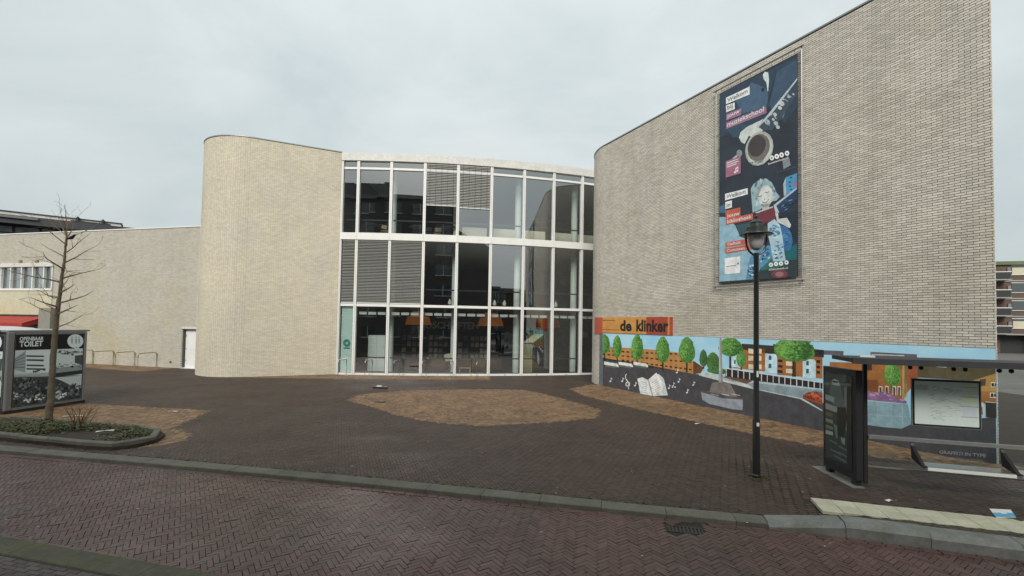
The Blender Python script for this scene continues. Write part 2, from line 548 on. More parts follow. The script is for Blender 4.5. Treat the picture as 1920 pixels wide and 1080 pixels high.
def herringbone(ang, x0, x1, y0, y1, W=.0667, n=3):
    """centres and directions of a herringbone field whose chevrons stack along ang"""
    r = max(x1 - x0, y1 - y0) * .75 + 1
    k = int(r * 2 / W / math.sqrt(2)) + 2 * n
    m_ = int(r * 2 / W / (n * math.sqrt(2))) + 3
    I, J = np.meshgrid(np.arange(-k, k), np.arange(-m_, m_), indexing='ij')
    I, J = I.ravel(), J.ravel()
    # the lattice is (1,1) and (n,-n)
    X = I + J * n; Y = I - J * n
    cx = np.concatenate([X + n / 2, X + .5]) * W
    cy = np.concatenate([Y + .5, Y + 1 + n / 2]) * W
    d = np.concatenate([np.zeros(len(I)), np.full(len(I), math.pi / 2)])
    rot = ang - math.pi / 4
    c, s = math.cos(rot), math.sin(rot)
    mx_, my_ = (x0 + x1) / 2, (y0 + y1) / 2
    px, py = cx * c - cy * s + mx_, cx * s + cy * c + my_
    ok = (px > x0) & (px < x1) & (py > y0) & (py < y1)
    return px[ok], py[ok], d[ok] + rot

def paver_verts(px, py, d, L, W, zf, h=.03, gap=.0042, jit=.0014):
    n = len(px)
    d = d + rng.normal(0, .012, n)
    c, s = np.cos(d), np.sin(d)
    px = px + rng.normal(0, .0012, n); py = py + rng.normal(0, .0012, n)
    hl, hw = L / 2 - gap / 2, W / 2 - gap / 2
    out = np.empty((n, 8, 3))
    tx, ty = rng.normal(0, .006, n), rng.normal(0, .010, n)
    dz = rng.normal(0, jit, n)
    zc = zf(px, py) + dz
    for i, (a, b) in enumerate(((-1, -1), (1, -1), (1, 1), (-1, 1))):
        for q, e, z in ((i, 0., -h), (i + 4, .0016, 0.)):
            la, lb = a * (hl - e), b * (hw - e)
            out[:, q, 0] = px + la * c - lb * s
            out[:, q, 1] = py + la * s + lb * c
            out[:, q, 2] = zc + z + (tx * la + ty * lb if q > 3 else 0)
    return out

def frame_ok(px, py, m_=2.2):
    return np.abs(px) < 1.1 * py + m_

# the road, a little rutted
sag = lambda x, y: .006 * np.sin(x * .9 + 1.3 * np.sin(y * .8)) * np.sin(y * 1.7 + x * .35) + .003 * np.sin(x * 2.9 + y * 2.1)
px, py, d = herringbone(R(80), -15, 11.5, 2.5, 12.5)
k = (py < kerb_y(px) - .115) & (py > near_y(px) - .06) & (np.abs(px) < 1.12 * py + 2.0)
GRATE = (2.60, 6.98)
k &= ~((np.abs(px - GRATE[0] - .0) < .29) & (np.abs(py - GRATE[1]) < .18))
px, py, d = px[k], py[k], d[k]
inview = (np.abs(px) < 1.06 * py) & (py > 5.7)
order = np.argsort(np.where(inview, py, 99))
near_i = order[:300]
rest = np.ones(len(px), bool); rest[near_i] = False
V = paver_verts(px[rest], py[rest], d[rest], .2, .0667, lambda x, y: ROAD_Z + sag(x, y))
quads_mesh('paving_bricks', V, MT['road'], road, 'stuff')
pm = MB()
V1 = paver_verts(np.zeros(1), np.zeros(1), np.zeros(1), .2, .0667, lambda x, y: np.zeros(1))[0]
pm.add(V1, [(4, 5, 6, 7), (0, 1, 5, 4), (1, 2, 6, 5), (2, 3, 7, 6), (3, 0, 4, 7)])
paver_me = pm.build('brick', MT['road'], road)
for q, i in enumerate(near_i):
    o = paver_me if q == 0 else paver_me.copy()
    if q:
        COL.objects.link(o)
    o.location = (px[i], py[i], ROAD_Z + float(sag(px[i], py[i])) + rng.normal(0, .0014))
    o.rotation_euler = (rng.normal(0, .014), rng.normal(0, .008), d[i] + rng.normal(0, .012))
# row of pavers laid lengthwise along both edges of the road (gutter)
def course(fn, x0, x1, off, L=.2, W=.0667):
    xs = np.arange(x0, x1, L)
    ys = fn(xs + L / 2) + off
    sl = (fn(xs + L) - fn(xs)) / L
    return xs + L / 2, ys, np.arctan(sl)
gp = [course(kerb_y, -15, 10, o) for o in (-.062, -.131)] + [course(near_y, -11, 3, o) for o in (.034,)]
gx, gy, gd = (np.concatenate([c[i] for c in gp]) for i in range(3))
k = ~((np.abs(gx - GRATE[0]) < .30) & (np.abs(gy - GRATE[1]) < .24))
quads_mesh('gutter_bricks', paver_verts(gx[k], gy[k], gd[k], .2, .0667, lambda x, y: np.full(len(x), ROAD_Z + .004)), MT['road'], road, 'stuff')

# the square: dark pavers with fields of yellow ones
px, py, d = herringbone(R(65), -36, 15, 6, 32)
BW = lambda y: 4.36 + (23 - y) * .485                      # mural wall line
k = (py > kerb_y(px) + .29) & frame_ok(px, py) & (px < BW(py) + .05)
k &= ~((px > -17.5) & (py > 28.2)) & ~((px < -17.5) & (py > 27.0 - .25 * (px + 17.7)))
LENS = [(-6.05, 17.4), (-6.0, 18.4), (-5.6, 19.2), (-4.47, 20.0), (-2.5, 20.6), (-.9, 20.9), (.5, 20.85), (1.3, 19.9), (2.15, 18.4), (3.1, 16.3), (2.7, 14.8), (1.17, 14.05), (-.84, 13.4), (-2.42, 13.85), (-3.6, 14.8), (-4.86, 16.2)]
TAN = [LENS,
       [(2.66, 21.4), (3.09, 19.3), (4.52, 16.45), (6.55, 13.1), (7.77, 11.6), (9.6, 9.4), (12, 9.5), (4.5, 22.9), (3.9, 23.2)],
       [(-17, 16.4), (-14.1, 15.75), (-9.45, 14.95), (-8.9, 12.5), (-8.0, 11.9), (-7.75, 11.2), (-8.2, 10.5), (-9, 10.9), (-16, 12.5)],
       [(-27, 29.5), (-27, 28.2), (-23.9, 26.7), (-20.0, 25.3), (-19.3, 27.6)],
       [(-13.3, 23.5), (-8.6, 23.6), (-1.05, 24.4), (-1.25, 26.3), (-9, 25.6), (-12.9, 23.9)]]
PLANTER = [(-20, 13.2), (-11.79, 10.98), (-9.2, 10.36), (-8.62, 10.32), (-8.30, 10.62), (-8.22, 11.1), (-8.45, 11.6), (-8.95, 12.0), (-9.75, 12.2), (-10.82, 12.4), (-13.55, 12.98), (-20, 14.5)]
k &= ~in_poly(px, py, PLANTER)
TILES = [(4.97, 7.94), (4.80, 7.36), (11.0, 5.55), (11.17, 6.12)]
k &= ~in_poly(px, py, TILES)
px, py, d = px[k], py[k], d[k]
tan = np.zeros(len(px), bool)
for poly in TAN:
    tan |= in_poly(px, py, poly)
for sel, nm, m_ in ((~tan, 'paving_bricks', MT['plaza']), (tan, 'yellow_paving_bricks', MT['tan'])):
    quads_mesh(nm, paver_verts(px[sel], py[sel], d[sel], .2, .0667, lambda x, y: level(x, y) + .5 * sag(x * .7, y * .7), jit=.0006), m_, plaza, 'stuff')

# near pavement, long courses
xs, ys, ds = [], [], []
for r_ in range(30):
    off = -.42 - r_ * .0667
    x = np.arange(-9 + (.1 if r_ % 2 else 0), 2.5, .2)
    xs.append(x); ys.append(near_y(x) + off); ds.append(np.full(len(x), math.atan(-.248)))
xs, ys, ds = map(np.concatenate, (xs, ys, ds))
cth = math.cos(R(32))
quads_mesh('paving_bricks', paver_verts(xs, ys, ds, .2, .0667, lambda x, y: np.full(len(x), -.03)), MT['walk'], near_walk, 'stuff')

# ---------------------------------------------------------------- kerbs
def kerb_bed(name, pts, width, m_):
    b = MB()
    for (x0, y0), (x1, y1) in zip(pts, pts[1:]):
        b.add([(x0, y0, -.14), (x1, y1, -.14), (x1, y1 + width, -.14), (x0, y0 + width, -.14)], [(0, 1, 2, 3)])
    return tag(b.build(name, m_), kind='structure')
def kerb_run(parent, pts, width, ztop, zbot, m_, L=1., gap=.008, name='kerb_stone', chamfer=.012):
    """kerb stones one metre long along a polyline, each stone its own piece; width to the left of travel"""
    acc = [0.]
    for a, b in zip(pts, pts[1:]):
        acc.append(acc[-1] + math.dist(a, b))
    def at(s):
        i = max(0, min(len(pts) - 2, int(np.searchsorted(acc, s)) - 1))
        t = (s - acc[i]) / (acc[i + 1] - acc[i])
        return (pts[i][0] + (pts[i + 1][0] - pts[i][0]) * t, pts[i][1] + (pts[i + 1][1] - pts[i][1]) * t)
    s = 0.
    while s < acc[-1] - .05:
        e = min(s + L, acc[-1])
        a, b = at(s + gap / 2), at(e - gap / 2)
        t = Vector((b[0] - a[0], b[1] - a[1], 0)); t.normalize()
        n_ = Vector((-t.y, t.x, 0)) * width
        za, zb = (ztop(*a), ztop(*b)) if callable(ztop) else (ztop, ztop)
        ni = n_.normalized() * chamfer
        jz = rng.normal(0, .003)
        q = []
        for (x, y), z in ((a, za + jz), (b, zb + jz)):
            p = Vector((x, y, 0))
            q += [p + Vector((0, 0, zbot)), p + Vector((0, 0, z - chamfer)), p + ni + Vector((0, 0, z)), p + n_ + Vector((0, 0, z)), p + n_ + Vector((0, 0, zbot))]
        k_ = MB()
        k_.add(q, [(0, 5, 6, 1), (1, 6, 7, 2), (2, 7, 8, 3), (3, 8, 9, 4), (0, 1, 2, 3, 4), (9, 8, 7, 6, 5)])
        k_.build(name, m_, parent)
        s = e
kx = [-14.2] + [x for x, _ in KERB_PTS if -14 < x < 3.87]
kerb = kerb_bed('kerb', [(x, float(kerb_y(x))) for x in kx + [3.86]], .28, MT['joint'])
kerb_run(kerb, [(x, float(kerb_y(x))) for x in kx], .3, .007, -.16, MT['kerb'])
bx = [3.86, 4.79, 5.69, 6.6, 12.6]
bus_kerb = kerb_bed('bus_kerb', [(x, float(kerb_y(x))) for x in bx], .28, MT['joint'])
kerb_run(bus_kerb, [(x, float(kerb_y(x))) for x in bx], .32, lambda x, y: .115 * float(sstep((x - 3.7) / 1.1)) + .009, -.16, MT['kerb_new'], chamfer=.06)
near_band = kerb_bed('kerb_band', [(x, float(near_y(x)) - .34) for x in (-12, 3)], .3, MT['joint'])
kerb_run(near_band, [(x, float(near_y(x)) - .34) for x in (-12, 3)], .33, -.035, -.16, MT['moss'], L=1.0, gap=.006, name='kerb_stone')

# guide tiles along the bus stop
te = Vector((.9597, -.2809, 0)); tn = Vector((.2809, .9597, 0))
tile0 = Vector((4.855, 7.36, .101))
tile_proto = None
for j in range(2):
    for i in range(22):
        c = tile0 + te * (.1475 + i * .2905) + tn * (.145 + j * .29)
        if tile_proto is None:
            b = MB(); b.obox((-.1425, -.1425, -.05), (.285, 0, 0), (0, .285, 0), (0, 0, .05))
            tile_proto = b.build('tile', MT['tile'], plaza, bevel=.004)
            o = tile_proto
        else:
            o = tile_proto.copy(); COL.objects.link(o)
        o.location = c + Vector((0, 0, rng.normal(0, .0012)))
        o.rotation_euler = (rng.normal(0, .004), rng.normal(0, .004), math.atan2(te.y, te.x) + rng.normal(0, .004))
# flat print: (layer, colour, outlines as along, height pairs in metres on the surface)
MURAL_ART = [
 (1,'45454b','p',[[-0.31,1.34,3.31,1.25,5.6,1.14,5.92,1.15,7.87,1.08,10.33,1.15,10.14,0.87,11.37,0.43,12.47,0.61,13.97,1.07,13.97,1.05,13.97,-0.02,-0.24,-0.02]]),
 (1,'b98040','p',[[-0.25,1.7,0.5,1.89,2.12,1.92,3.69,1.93,4.79,1.9,5.6,1.6,5.6,1.13,3.15,1.21,-0.24,1.33]]),
 (1,'6b4020','p',[[5.6,1.64,6.1,1.41,5.95,1.2,5.6,1.13]]),
 (2,'3a2a20','p',[[-0.01,1.72,0.2,1.72,0.2,1.65,-0.01,1.65],[0.36,1.73,0.56,1.73,0.57,1.66,0.36,1.66],[0.73,1.74,0.92,1.74,0.93,1.67,0.73,1.67],[1.08,1.75,1.27,1.75,1.27,1.68,1.08,1.68],[1.42,1.76,1.61,1.76,1.61,1.69,1.43,1.69],[1.76,1.77,1.94,1.77,1.94,1.7,1.76,1.7],[2.08,1.78,2.26,1.78,2.26,1.71,2.08,1.71],[2.4,1.79,2.57,1.79,2.57,1.72,2.4,1.72],[2.71,1.8,2.88,1.8,2.88,1.73,2.71,1.73],[3.01,1.81,3.17,1.8,3.17,1.74,3.01,1.74],[3.3,1.81,3.46,1.81,3.46,1.75,3.3,1.75],[3.58,1.82,3.74,1.82,3.74,1.76,3.58,1.76],[3.86,1.83,4.01,1.83,4.01,1.77,3.86,1.77],[4.13,1.84,4.28,1.84,4.28,1.78,4.13,1.78],[4.4,1.85,4.54,1.85,4.54,1.79,4.4,1.79],[4.65,1.86,4.79,1.85,4.79,1.8,4.65,1.8],[4.9,1.86,5.04,1.86,5.04,1.8,4.9,1.81],[5.15,1.87,5.28,1.87,5.28,1.81,5.15,1.81],[5.39,1.88,5.52,1.88,5.52,1.82,5.39,1.82],[-0.01,1.55,0.2,1.55,0.2,1.48,-0.01,1.48],[0.36,1.55,0.57,1.55,0.57,1.48,0.37,1.48],[0.73,1.55,0.93,1.56,0.93,1.49,0.73,1.49],[1.08,1.56,1.28,1.56,1.28,1.49,1.08,1.49],[1.43,1.56,1.61,1.56,1.61,1.5,1.43,1.5],[1.76,1.56,1.94,1.56,1.95,1.5,1.76,1.5],[2.09,1.57,2.26,1.57,2.27,1.5,2.09,1.5],[2.4,1.57,2.58,1.57,2.58,1.51,2.4,1.51],[2.71,1.57,2.88,1.57,2.88,1.51,2.71,1.51],[3.01,1.58,3.17,1.58,3.17,1.51,3.01,1.51],[3.3,1.58,3.46,1.58,3.46,1.52,3.3,1.52],[3.59,1.58,3.74,1.58,3.74,1.52,3.59,1.52],[3.86,1.58,4.01,1.58,4.02,1.52,3.87,1.52],[4.13,1.59,4.28,1.59,4.28,1.53,4.13,1.53],[4.4,1.59,4.54,1.59,4.54,1.53,4.4,1.53],[4.66,1.59,4.79,1.59,4.79,1.53,4.66,1.53],[4.91,1.59,5.04,1.59,5.04,1.54,4.91,1.54],[5.15,1.59,5.28,1.6,5.28,1.54,5.15,1.54],[5.39,1.6,5.52,1.6,5.52,1.54,5.39,1.54],[1.43,1.36,1.62,1.37,1.62,1.3,1.43,1.3],[1.76,1.36,1.95,1.36,1.95,1.3,1.77,1.29],[2.09,1.36,2.27,1.36,2.27,1.29,2.09,1.29],[2.41,1.35,2.58,1.35,2.58,1.29,2.41,1.29],[2.71,1.35,2.88,1.35,2.88,1.29,2.71,1.29],[3.01,1.35,3.18,1.35,3.18,1.29,3.01,1.28],[3.31,1.34,3.46,1.34,3.46,1.28,3.31,1.28],[3.59,1.34,3.74,1.34,3.75,1.28,3.59,1.28],[3.87,1.34,4.02,1.34,4.02,1.28,3.87,1.28],[4.14,1.33,4.28,1.33,4.28,1.28,4.14,1.27],[4.4,1.33,4.54,1.33,4.54,1.27,4.4,1.27],[4.66,1.33,4.8,1.33,4.8,1.27,4.66,1.27],[4.91,1.32,5.04,1.33,5.04,1.27,4.91,1.27],[5.15,1.32,5.29,1.32,5.29,1.27,5.15,1.26],[5.39,1.32,5.52,1.32,5.52,1.26,5.39,1.26]]),
 (2,'2a2a2e','p',[[-0.24,1.34,3.15,1.26,3.47,1.21,3.47,1.15,-0.24,1.27]]),
 (2,'3b3226','p',[[0.09,1.64,0.2,1.65,0.21,0.98,0.1,0.97],[1.06,1.53,1.15,1.53,1.15,1.31,1.06,1.3],[2.42,1.53,2.52,1.54,2.53,1.19,2.43,1.19],[3.97,1.56,4.06,1.56,4.07,1.08,3.98,1.08],[5.24,1.62,5.33,1.62,5.33,1.17,5.24,1.16],[6.05,1.52,6.11,1.52,6.11,1.37,6.05,1.37],[7.19,1.99,7.29,1.99,7.29,1.42,7.19,1.41],[7.64,1.65,7.69,1.65,7.69,1.32,7.64,1.32],[9.43,1.99,9.55,2,9.55,1.46,9.43,1.45],[12.03,1.55,12.07,1.56,12.07,1.43,12.03,1.42]]),
 (3,'4f8a35,6fae48,2f6328','t',[[0.138,2.014,0.412,0.019,0.009,-0.462,26,2.48],[1.097,1.947,0.324,0.016,0.008,-0.518,26,9],[2.468,1.975,0.389,0.02,0.006,-0.552,26,9],[4.012,1.974,0.368,0.021,0.004,-0.515,26,9],[5.281,2.02,0.39,0.022,0.003,-0.5,26,9],[7.243,2.247,0.484,0.025,0.001,-0.322,26,2.57],[9.49,2.301,0.629,0.035,-0.001,-0.383,60,2.57]]),
 (3,'3d6b30,527f3a,2a4a22','t',[[6.078,1.771,0.182,0.013,0.002,-0.313,14,9]]),
 (3,'447034,5c8c40,2c5426','t',[[6.515,1.683,0.287,0.023,0.001,-0.325,16,9]]),
 (3,'3f7a3a,5c9448,2c5426','t',[[6.661,1.377,0.404,0.038,0,-0.133,14,9]]),
 (1,'3a302c','p',[[7.69,2.37,8.82,2.36,8.82,2.08,7.69,2.18],[8.82,2.41,10.14,2.32,10.37,2.31,10.37,2.1,8.82,2.08]]),
 (1,'a9672e','p',[[7.35,2.12,7.72,2.2,8.55,2.25,8.54,1.52,7.35,1.52],[8.95,2.1,10.33,2.1,10.33,1.49,8.95,1.46]]),
 (2,'d8cdb0','p',[[7.94,2.22,8.12,2.21,8.12,2.06,7.94,2.06],[7.94,1.98,8.12,1.98,8.12,1.83,7.94,1.82],[7.94,1.7,8.12,1.7,8.12,1.55,7.94,1.54],[8.32,2.24,8.42,2.23,8.42,2.08,8.32,2.08],[8.32,2.01,8.42,2,8.42,1.85,8.32,1.85],[8.32,1.73,8.42,1.73,8.42,1.58,8.32,1.57],[9.24,1.9,9.45,1.9,9.45,1.77,9.24,1.77],[9.24,1.67,9.45,1.68,9.45,1.55,9.24,1.54]]),
 (2,'2d2522','p',[[8.98,1.94,9.13,1.94,9.13,1.85,8.98,1.86],[10.16,2.01,10.27,2.01,10.26,1.92,10.16,1.93],[8.98,1.77,9.13,1.77,9.13,1.69,8.98,1.69],[10.16,1.85,10.26,1.85,10.26,1.77,10.16,1.77],[8.97,1.61,9.13,1.61,9.13,1.52,8.97,1.52],[10.16,1.7,10.26,1.7,10.26,1.61,10.16,1.62]]),
 (2,'b4d6e2','p',[[8.55,2.09,8.89,2.1,8.95,2.04,8.95,1.49,8.54,1.49],[9.76,2.01,10.09,2.02,10.14,1.97,10.14,1.46,9.76,1.46],[7.27,1.93,7.48,2.03,7.64,2,7.64,1.55,7.27,1.56]]),
 (3,'35506a','p',[[8.67,2.04,8.76,2.04,8.76,1.9,8.67,1.9],[8.67,1.78,8.76,1.78,8.76,1.65,8.66,1.64],[9.87,1.96,9.94,1.96,9.94,1.83,9.86,1.83],[9.86,1.72,9.94,1.73,9.94,1.6,9.86,1.59],[7.39,1.8,7.45,1.8,7.45,1.67,7.39,1.66]]),
 (3,'4f8f40,77b856,356b2e','t',[[7.665,1.886,0.184,0.014,0.001,-0.296,16,9]]),
 (2,'2a2428','p',[[7.03,1.49,8.12,1.44,10.33,1.37,10.33,1.2,8.12,1.18,7.03,1.19]]),
 (3,'cfd0cc','p',[[7.05,1.48,7.09,1.48,7.09,1.22,7.05,1.22],[7.29,1.48,7.33,1.47,7.33,1.21,7.29,1.21],[7.53,1.47,7.56,1.47,7.56,1.21,7.53,1.21],[7.75,1.46,7.78,1.46,7.78,1.2,7.75,1.2],[7.97,1.45,8,1.45,8,1.2,7.97,1.2],[8.19,1.44,8.22,1.44,8.22,1.19,8.19,1.2],[8.4,1.44,8.43,1.43,8.43,1.19,8.4,1.19],[8.61,1.43,8.63,1.43,8.63,1.19,8.61,1.19],[8.81,1.42,8.83,1.42,8.83,1.18,8.81,1.18],[9,1.41,9.03,1.41,9.03,1.18,9,1.18],[9.19,1.41,9.22,1.41,9.22,1.17,9.19,1.17],[9.38,1.4,9.4,1.4,9.4,1.17,9.38,1.17],[9.56,1.39,9.59,1.39,9.59,1.16,9.56,1.17],[9.74,1.39,9.76,1.39,9.76,1.16,9.74,1.16],[9.91,1.38,9.94,1.38,9.94,1.16,9.91,1.16],[10.08,1.37,10.11,1.37,10.11,1.15,10.08,1.15],[10.25,1.37,10.27,1.37,10.27,1.15,10.25,1.15],[7.03,1.5,10.33,1.38,10.33,1.36,7.03,1.47]]),
 (3,'6b4a3a','p',[[6.92,1.18,8.12,1.18,7.92,1.04,7.03,1.07]]),
 (3,'b9c4c2','p',[[5.88,1.18,6.34,1.26,6.86,1.17,8.07,1.01,9.71,0.86,10.32,0.59,10.32,0.56,9.67,0.81,8.12,0.9,6.86,1.01,5.88,1.11]]),
 (4,'8296a0','p',[[7.89,1.05,8.12,1.18,10.3,1.18,10.3,1.06,9.71,0.84,8.12,0.93]]),
 (5,'a9bbc2','p',[[7.89,1.05,8.12,1.18,10.3,1.18,10.3,1.15,8.14,1.11]]),
 (4,'a04a26','p',[[9.75,0.91,9.89,1.03,10.1,1.1,10.33,1.1,10.33,0.73,9.83,0.83]]),
 (5,'c2402a,8e2c1c,d06038','c',[[10.082,0.958,0.234,0.034,0,-0.093,16,0.054,0.035]]),
 (4,'8b8a90','p',[[6.77,2.56,6.87,2.56,6.93,0.98,6.76,0.96]]),
 (5,'b4b8b6','p',[[6.77,2.56,6.81,2.56,6.84,0.97,6.78,0.96]]),
 (4,'77706e','p',[[6.34,0.55,6.47,0.91,6.8,1,7.25,0.96,7.35,0.79,7.54,0.54,6.86,0.49]]),
 (5,'5a5048','p',[[5.95,0.6,6.34,0.56,6.92,0.5,7.74,0.57,7.75,0.5,6.92,0.42,5.98,0.51]]),
 (4,'8a93a0','p',[[5.95,0.58,7.74,0.52,7.72,0.14,7.35,0.11,6.34,0.13,6.04,0.23]]),
 (6,'a9b2bc','p',[[6.4,0.51,6.75,0.5,6.77,0.48,6.42,0.49],[6.86,0.58,7.19,0.57,7.21,0.54,6.88,0.55],[7.3,0.64,7.62,0.63,7.64,0.6,7.32,0.61]]),
 (3,'d9dad6','p',[[0.12,1.17,1.11,1.15,1.21,1.07,1.21,0.99,0.12,1.02],[1.2,1.25,2.11,1.23,2.2,1.15,2.2,1.08,1.21,1.11],[2.23,1.33,3.06,1.31,3.15,1.24,3.15,1.16,2.23,1.2]]),
 (4,'5d6a60','p',[[0.21,1.02,1.09,1.01,1.09,0.92,0.21,0.93],[1.28,1.11,2.09,1.1,2.09,1.01,1.28,1.03],[2.3,1.2,3.05,1.18,3.05,1.1,2.31,1.12]]),
 (4,'d5dcdc','p',[[2.5,0.61,2.82,0.71,3.19,0.62,3.46,-0.01,2.7,-0.07]]),
 (4,'e2e6e4','p',[[3.19,0.65,3.65,0.99,3.97,0.67,4.01,0.35,3.46,-0.01]]),
 (3,'c2ccce','p',[[3.66,0.91,3.79,0.95,4.08,0.79,4.31,0.15,3.46,-0.01]]),
 (5,'8f999c','p',[[3.15,0.62,3.22,0.65,3.48,0,3.43,-0.02],[2.76,0.52,3.07,0.51,3.07,0.49,2.77,0.5],[2.76,0.43,3.07,0.42,3.07,0.41,2.77,0.41],[2.76,0.34,3.07,0.34,3.07,0.32,2.77,0.33],[2.76,0.26,3.08,0.25,3.08,0.24,2.77,0.24],[2.76,0.17,3.08,0.17,3.08,0.15,2.77,0.16],[2.76,0.09,3.08,0.09,3.08,0.07,2.77,0.07]]),
 (5,'98a2a4','p',[[3.39,0.55,3.77,0.75,3.77,0.74,3.4,0.53],[3.41,0.46,3.8,0.68,3.8,0.66,3.42,0.45],[3.43,0.38,3.83,0.6,3.83,0.58,3.44,0.37],[3.44,0.3,3.86,0.52,3.86,0.5,3.45,0.29],[3.46,0.22,3.89,0.44,3.89,0.42,3.47,0.2],[3.48,0.14,3.92,0.36,3.92,0.35,3.48,0.12]]),
 (5,'dfe2e0','e',[[0.61,0.276,0.07,0.008,0,-0.032],[1.473,0.377,0.065,0.007,0,-0.031],[2.35,0.293,0.061,0.007,0.001,-0.029],[4.357,0.437,0.05,0.007,0,-0.026],[4.578,0.555,0.049,0.007,0,-0.026],[4.778,1.102,0.048,0.005,0,-0.026],[4.87,0.748,0.048,0.005,0,-0.026],[5.602,0.719,0.044,0.006,0,-0.025],[5.298,0.392,0.046,0.007,0,-0.025]]),
 (5,'dfe2e0','p',[[0.65,0.46,0.69,0.46,0.69,0.28,0.65,0.28],[0.65,0.46,0.77,0.42,0.77,0.38,0.65,0.42],[1.51,0.55,1.54,0.55,1.55,0.39,1.51,0.38],[1.51,0.55,1.62,0.51,1.62,0.48,1.51,0.51],[2.38,0.46,2.42,0.46,2.42,0.3,2.38,0.3],[2.38,0.46,2.49,0.42,2.49,0.39,2.38,0.42],[4.38,0.59,4.41,0.59,4.41,0.45,4.39,0.44],[4.38,0.59,4.47,0.56,4.47,0.53,4.38,0.56],[4.61,0.71,4.63,0.71,4.63,0.56,4.61,0.56],[4.61,0.71,4.69,0.67,4.69,0.64,4.61,0.67],[4.8,1.25,4.83,1.25,4.83,1.11,4.8,1.1],[4.8,1.25,4.89,1.22,4.89,1.19,4.8,1.22],[4.9,0.9,4.92,0.9,4.92,0.75,4.9,0.75],[4.9,0.9,4.98,0.86,4.98,0.83,4.9,0.86],[5.63,0.86,5.65,0.86,5.65,0.73,5.63,0.72],[5.63,0.86,5.7,0.83,5.7,0.8,5.63,0.83],[5.32,0.54,5.35,0.54,5.35,0.4,5.32,0.4],[5.32,0.54,5.4,0.51,5.4,0.48,5.32,0.51]]),
 (6,'dfe2e0','e',[[4.557,0.5,0.043,0.006,0,-0.026],[4.698,0.529,0.042,0.005,0,-0.027]]),
 (5,'e2e4e2','p',[[1.75,0.75,1.68,0.65,1.72,0.64,1.79,0.73],[1.68,0.64,1.7,0.52,1.75,0.53,1.73,0.65],[1.7,0.51,1.8,0.44,1.84,0.46,1.74,0.54],[1.8,0.44,1.87,0.36,1.91,0.38,1.84,0.46],[1.86,0.36,1.9,0.27,1.95,0.28,1.91,0.37],[1.91,0.28,1.83,0.2,1.87,0.19,1.95,0.27],[1.87,0.21,1.76,0.24,1.73,0.21,1.84,0.18],[1.77,0.23,1.77,0.32,1.72,0.32,1.72,0.23],[1.76,0.31,1.87,0.4,1.83,0.42,1.73,0.33],[1.84,0.39,1.97,0.36,1.99,0.39,1.86,0.42],[1.96,0.37,1.97,0.28,2.02,0.29,2,0.38],[1.98,0.29,1.89,0.18,1.93,0.17,2.02,0.28],[1.89,0.17,1.92,0.07,1.97,0.08,1.93,0.18]]),
 (1,'5b5a62','p',[[10.14,2.3,10.9,2.31,10.89,2.2,10.14,2.17]]),
 (1,'5d5a60','p',[[11.56,2.33,12.57,2.33,12.57,2.21,11.56,2.17]]),
 (2,'c9cccc','p',[[11.58,2.27,12.31,2.29,12.31,2.27,11.58,2.25]]),
 (1,'a8662c','p',[[10.53,1.98,12.31,2.09,12.3,1.19,11.37,1.27,10.53,1.28]]),
 (2,'8a4a22','p',[[11.44,1.58,11.73,1.61,11.73,1.29,11.44,1.3]]),
 (2,'4a2e22','p',[[11.44,2,11.59,2.01,11.59,1.84,11.44,1.83]]),
 (2,'a9532c','p',[[12.31,2.07,12.58,2.08,12.58,1.74,12.3,1.26]]),
 (2,'b9985a','p',[[12.27,2.07,12.39,2.07,12.36,1.27,12.26,1.19]]),
 (2,'5a4e30','p',[[12.58,2.08,14.02,2.11,14.02,2.01,13.59,1.81,12.58,1.77]]),
 (2,'b98a44','p',[[13.54,1.78,14.02,2.01,14.02,1.62,13.7,1.59]]),
 (2,'a5652e','p',[[13.7,1.59,14.02,1.62,14.01,1.3,13.7,1.34]]),
 (3,'e0dcc0','p',[[13.9,1.81,14.01,1.82,14.01,1.71,13.9,1.7],[13.88,1.58,14,1.59,14,1.48,13.88,1.47]]),
 (4,'2a2622','p',[[13.91,1.79,13.95,1.8,13.95,1.72,13.91,1.72],[13.96,1.8,14,1.8,14,1.73,13.96,1.72],[13.9,1.57,13.94,1.57,13.94,1.49,13.89,1.49],[13.95,1.57,13.99,1.58,13.99,1.5,13.95,1.5]]),
 (3,'5a3c2a','p',[[13.72,1.85,13.82,1.88,13.81,1.72,13.72,1.71]]),
 (3,'d4d8d6','p',[[12.92,2.1,13.14,2.1,13.14,2.06,12.92,2.06],[13.19,2.12,13.4,2.12,13.4,2.08,13.19,2.08],[13.46,2.15,13.66,2.14,13.66,2.11,13.46,2.11],[13.61,2.16,13.8,2.16,13.8,2.12,13.6,2.12]]),
 (3,'33302f','p',[[13.81,1.37,14.02,1.37,14.01,1.05,13.81,1.04]]),
 (4,'c8c8c0','p',[[13.81,1.38,14.02,1.38,14.02,1.37,13.81,1.36]]),
 (3,'d8d6d2','p',[[13.7,1.34,13.77,1.35,13.78,1.05,13.7,1.04]]),
 (4,'7a3038','p',[[13.71,1.25,13.75,1.26,13.76,1.08,13.71,1.08]]),
 (3,'5f9a3c,83b84a,3d7430','t',[[12.051,1.803,0.178,0.018,-0.003,-0.308,26,2.1]]),
 (3,'d8d2c4','p',[[11.75,1.46,11.83,1.46,11.82,1.22,11.74,1.22],[11.89,1.48,11.97,1.48,11.96,1.24,11.88,1.24],[12.05,1.5,12.13,1.5,12.13,1.27,12.05,1.27],[12.16,1.51,12.23,1.51,12.23,1.28,12.16,1.28]]),
 (4,'5a3c34','p',[[11.76,1.43,11.81,1.43,11.81,1.22,11.76,1.22],[11.9,1.45,11.95,1.45,11.95,1.24,11.9,1.24],[12.07,1.47,12.11,1.47,12.11,1.26,12.07,1.26],[12.18,1.48,12.22,1.48,12.21,1.28,12.17,1.28]]),
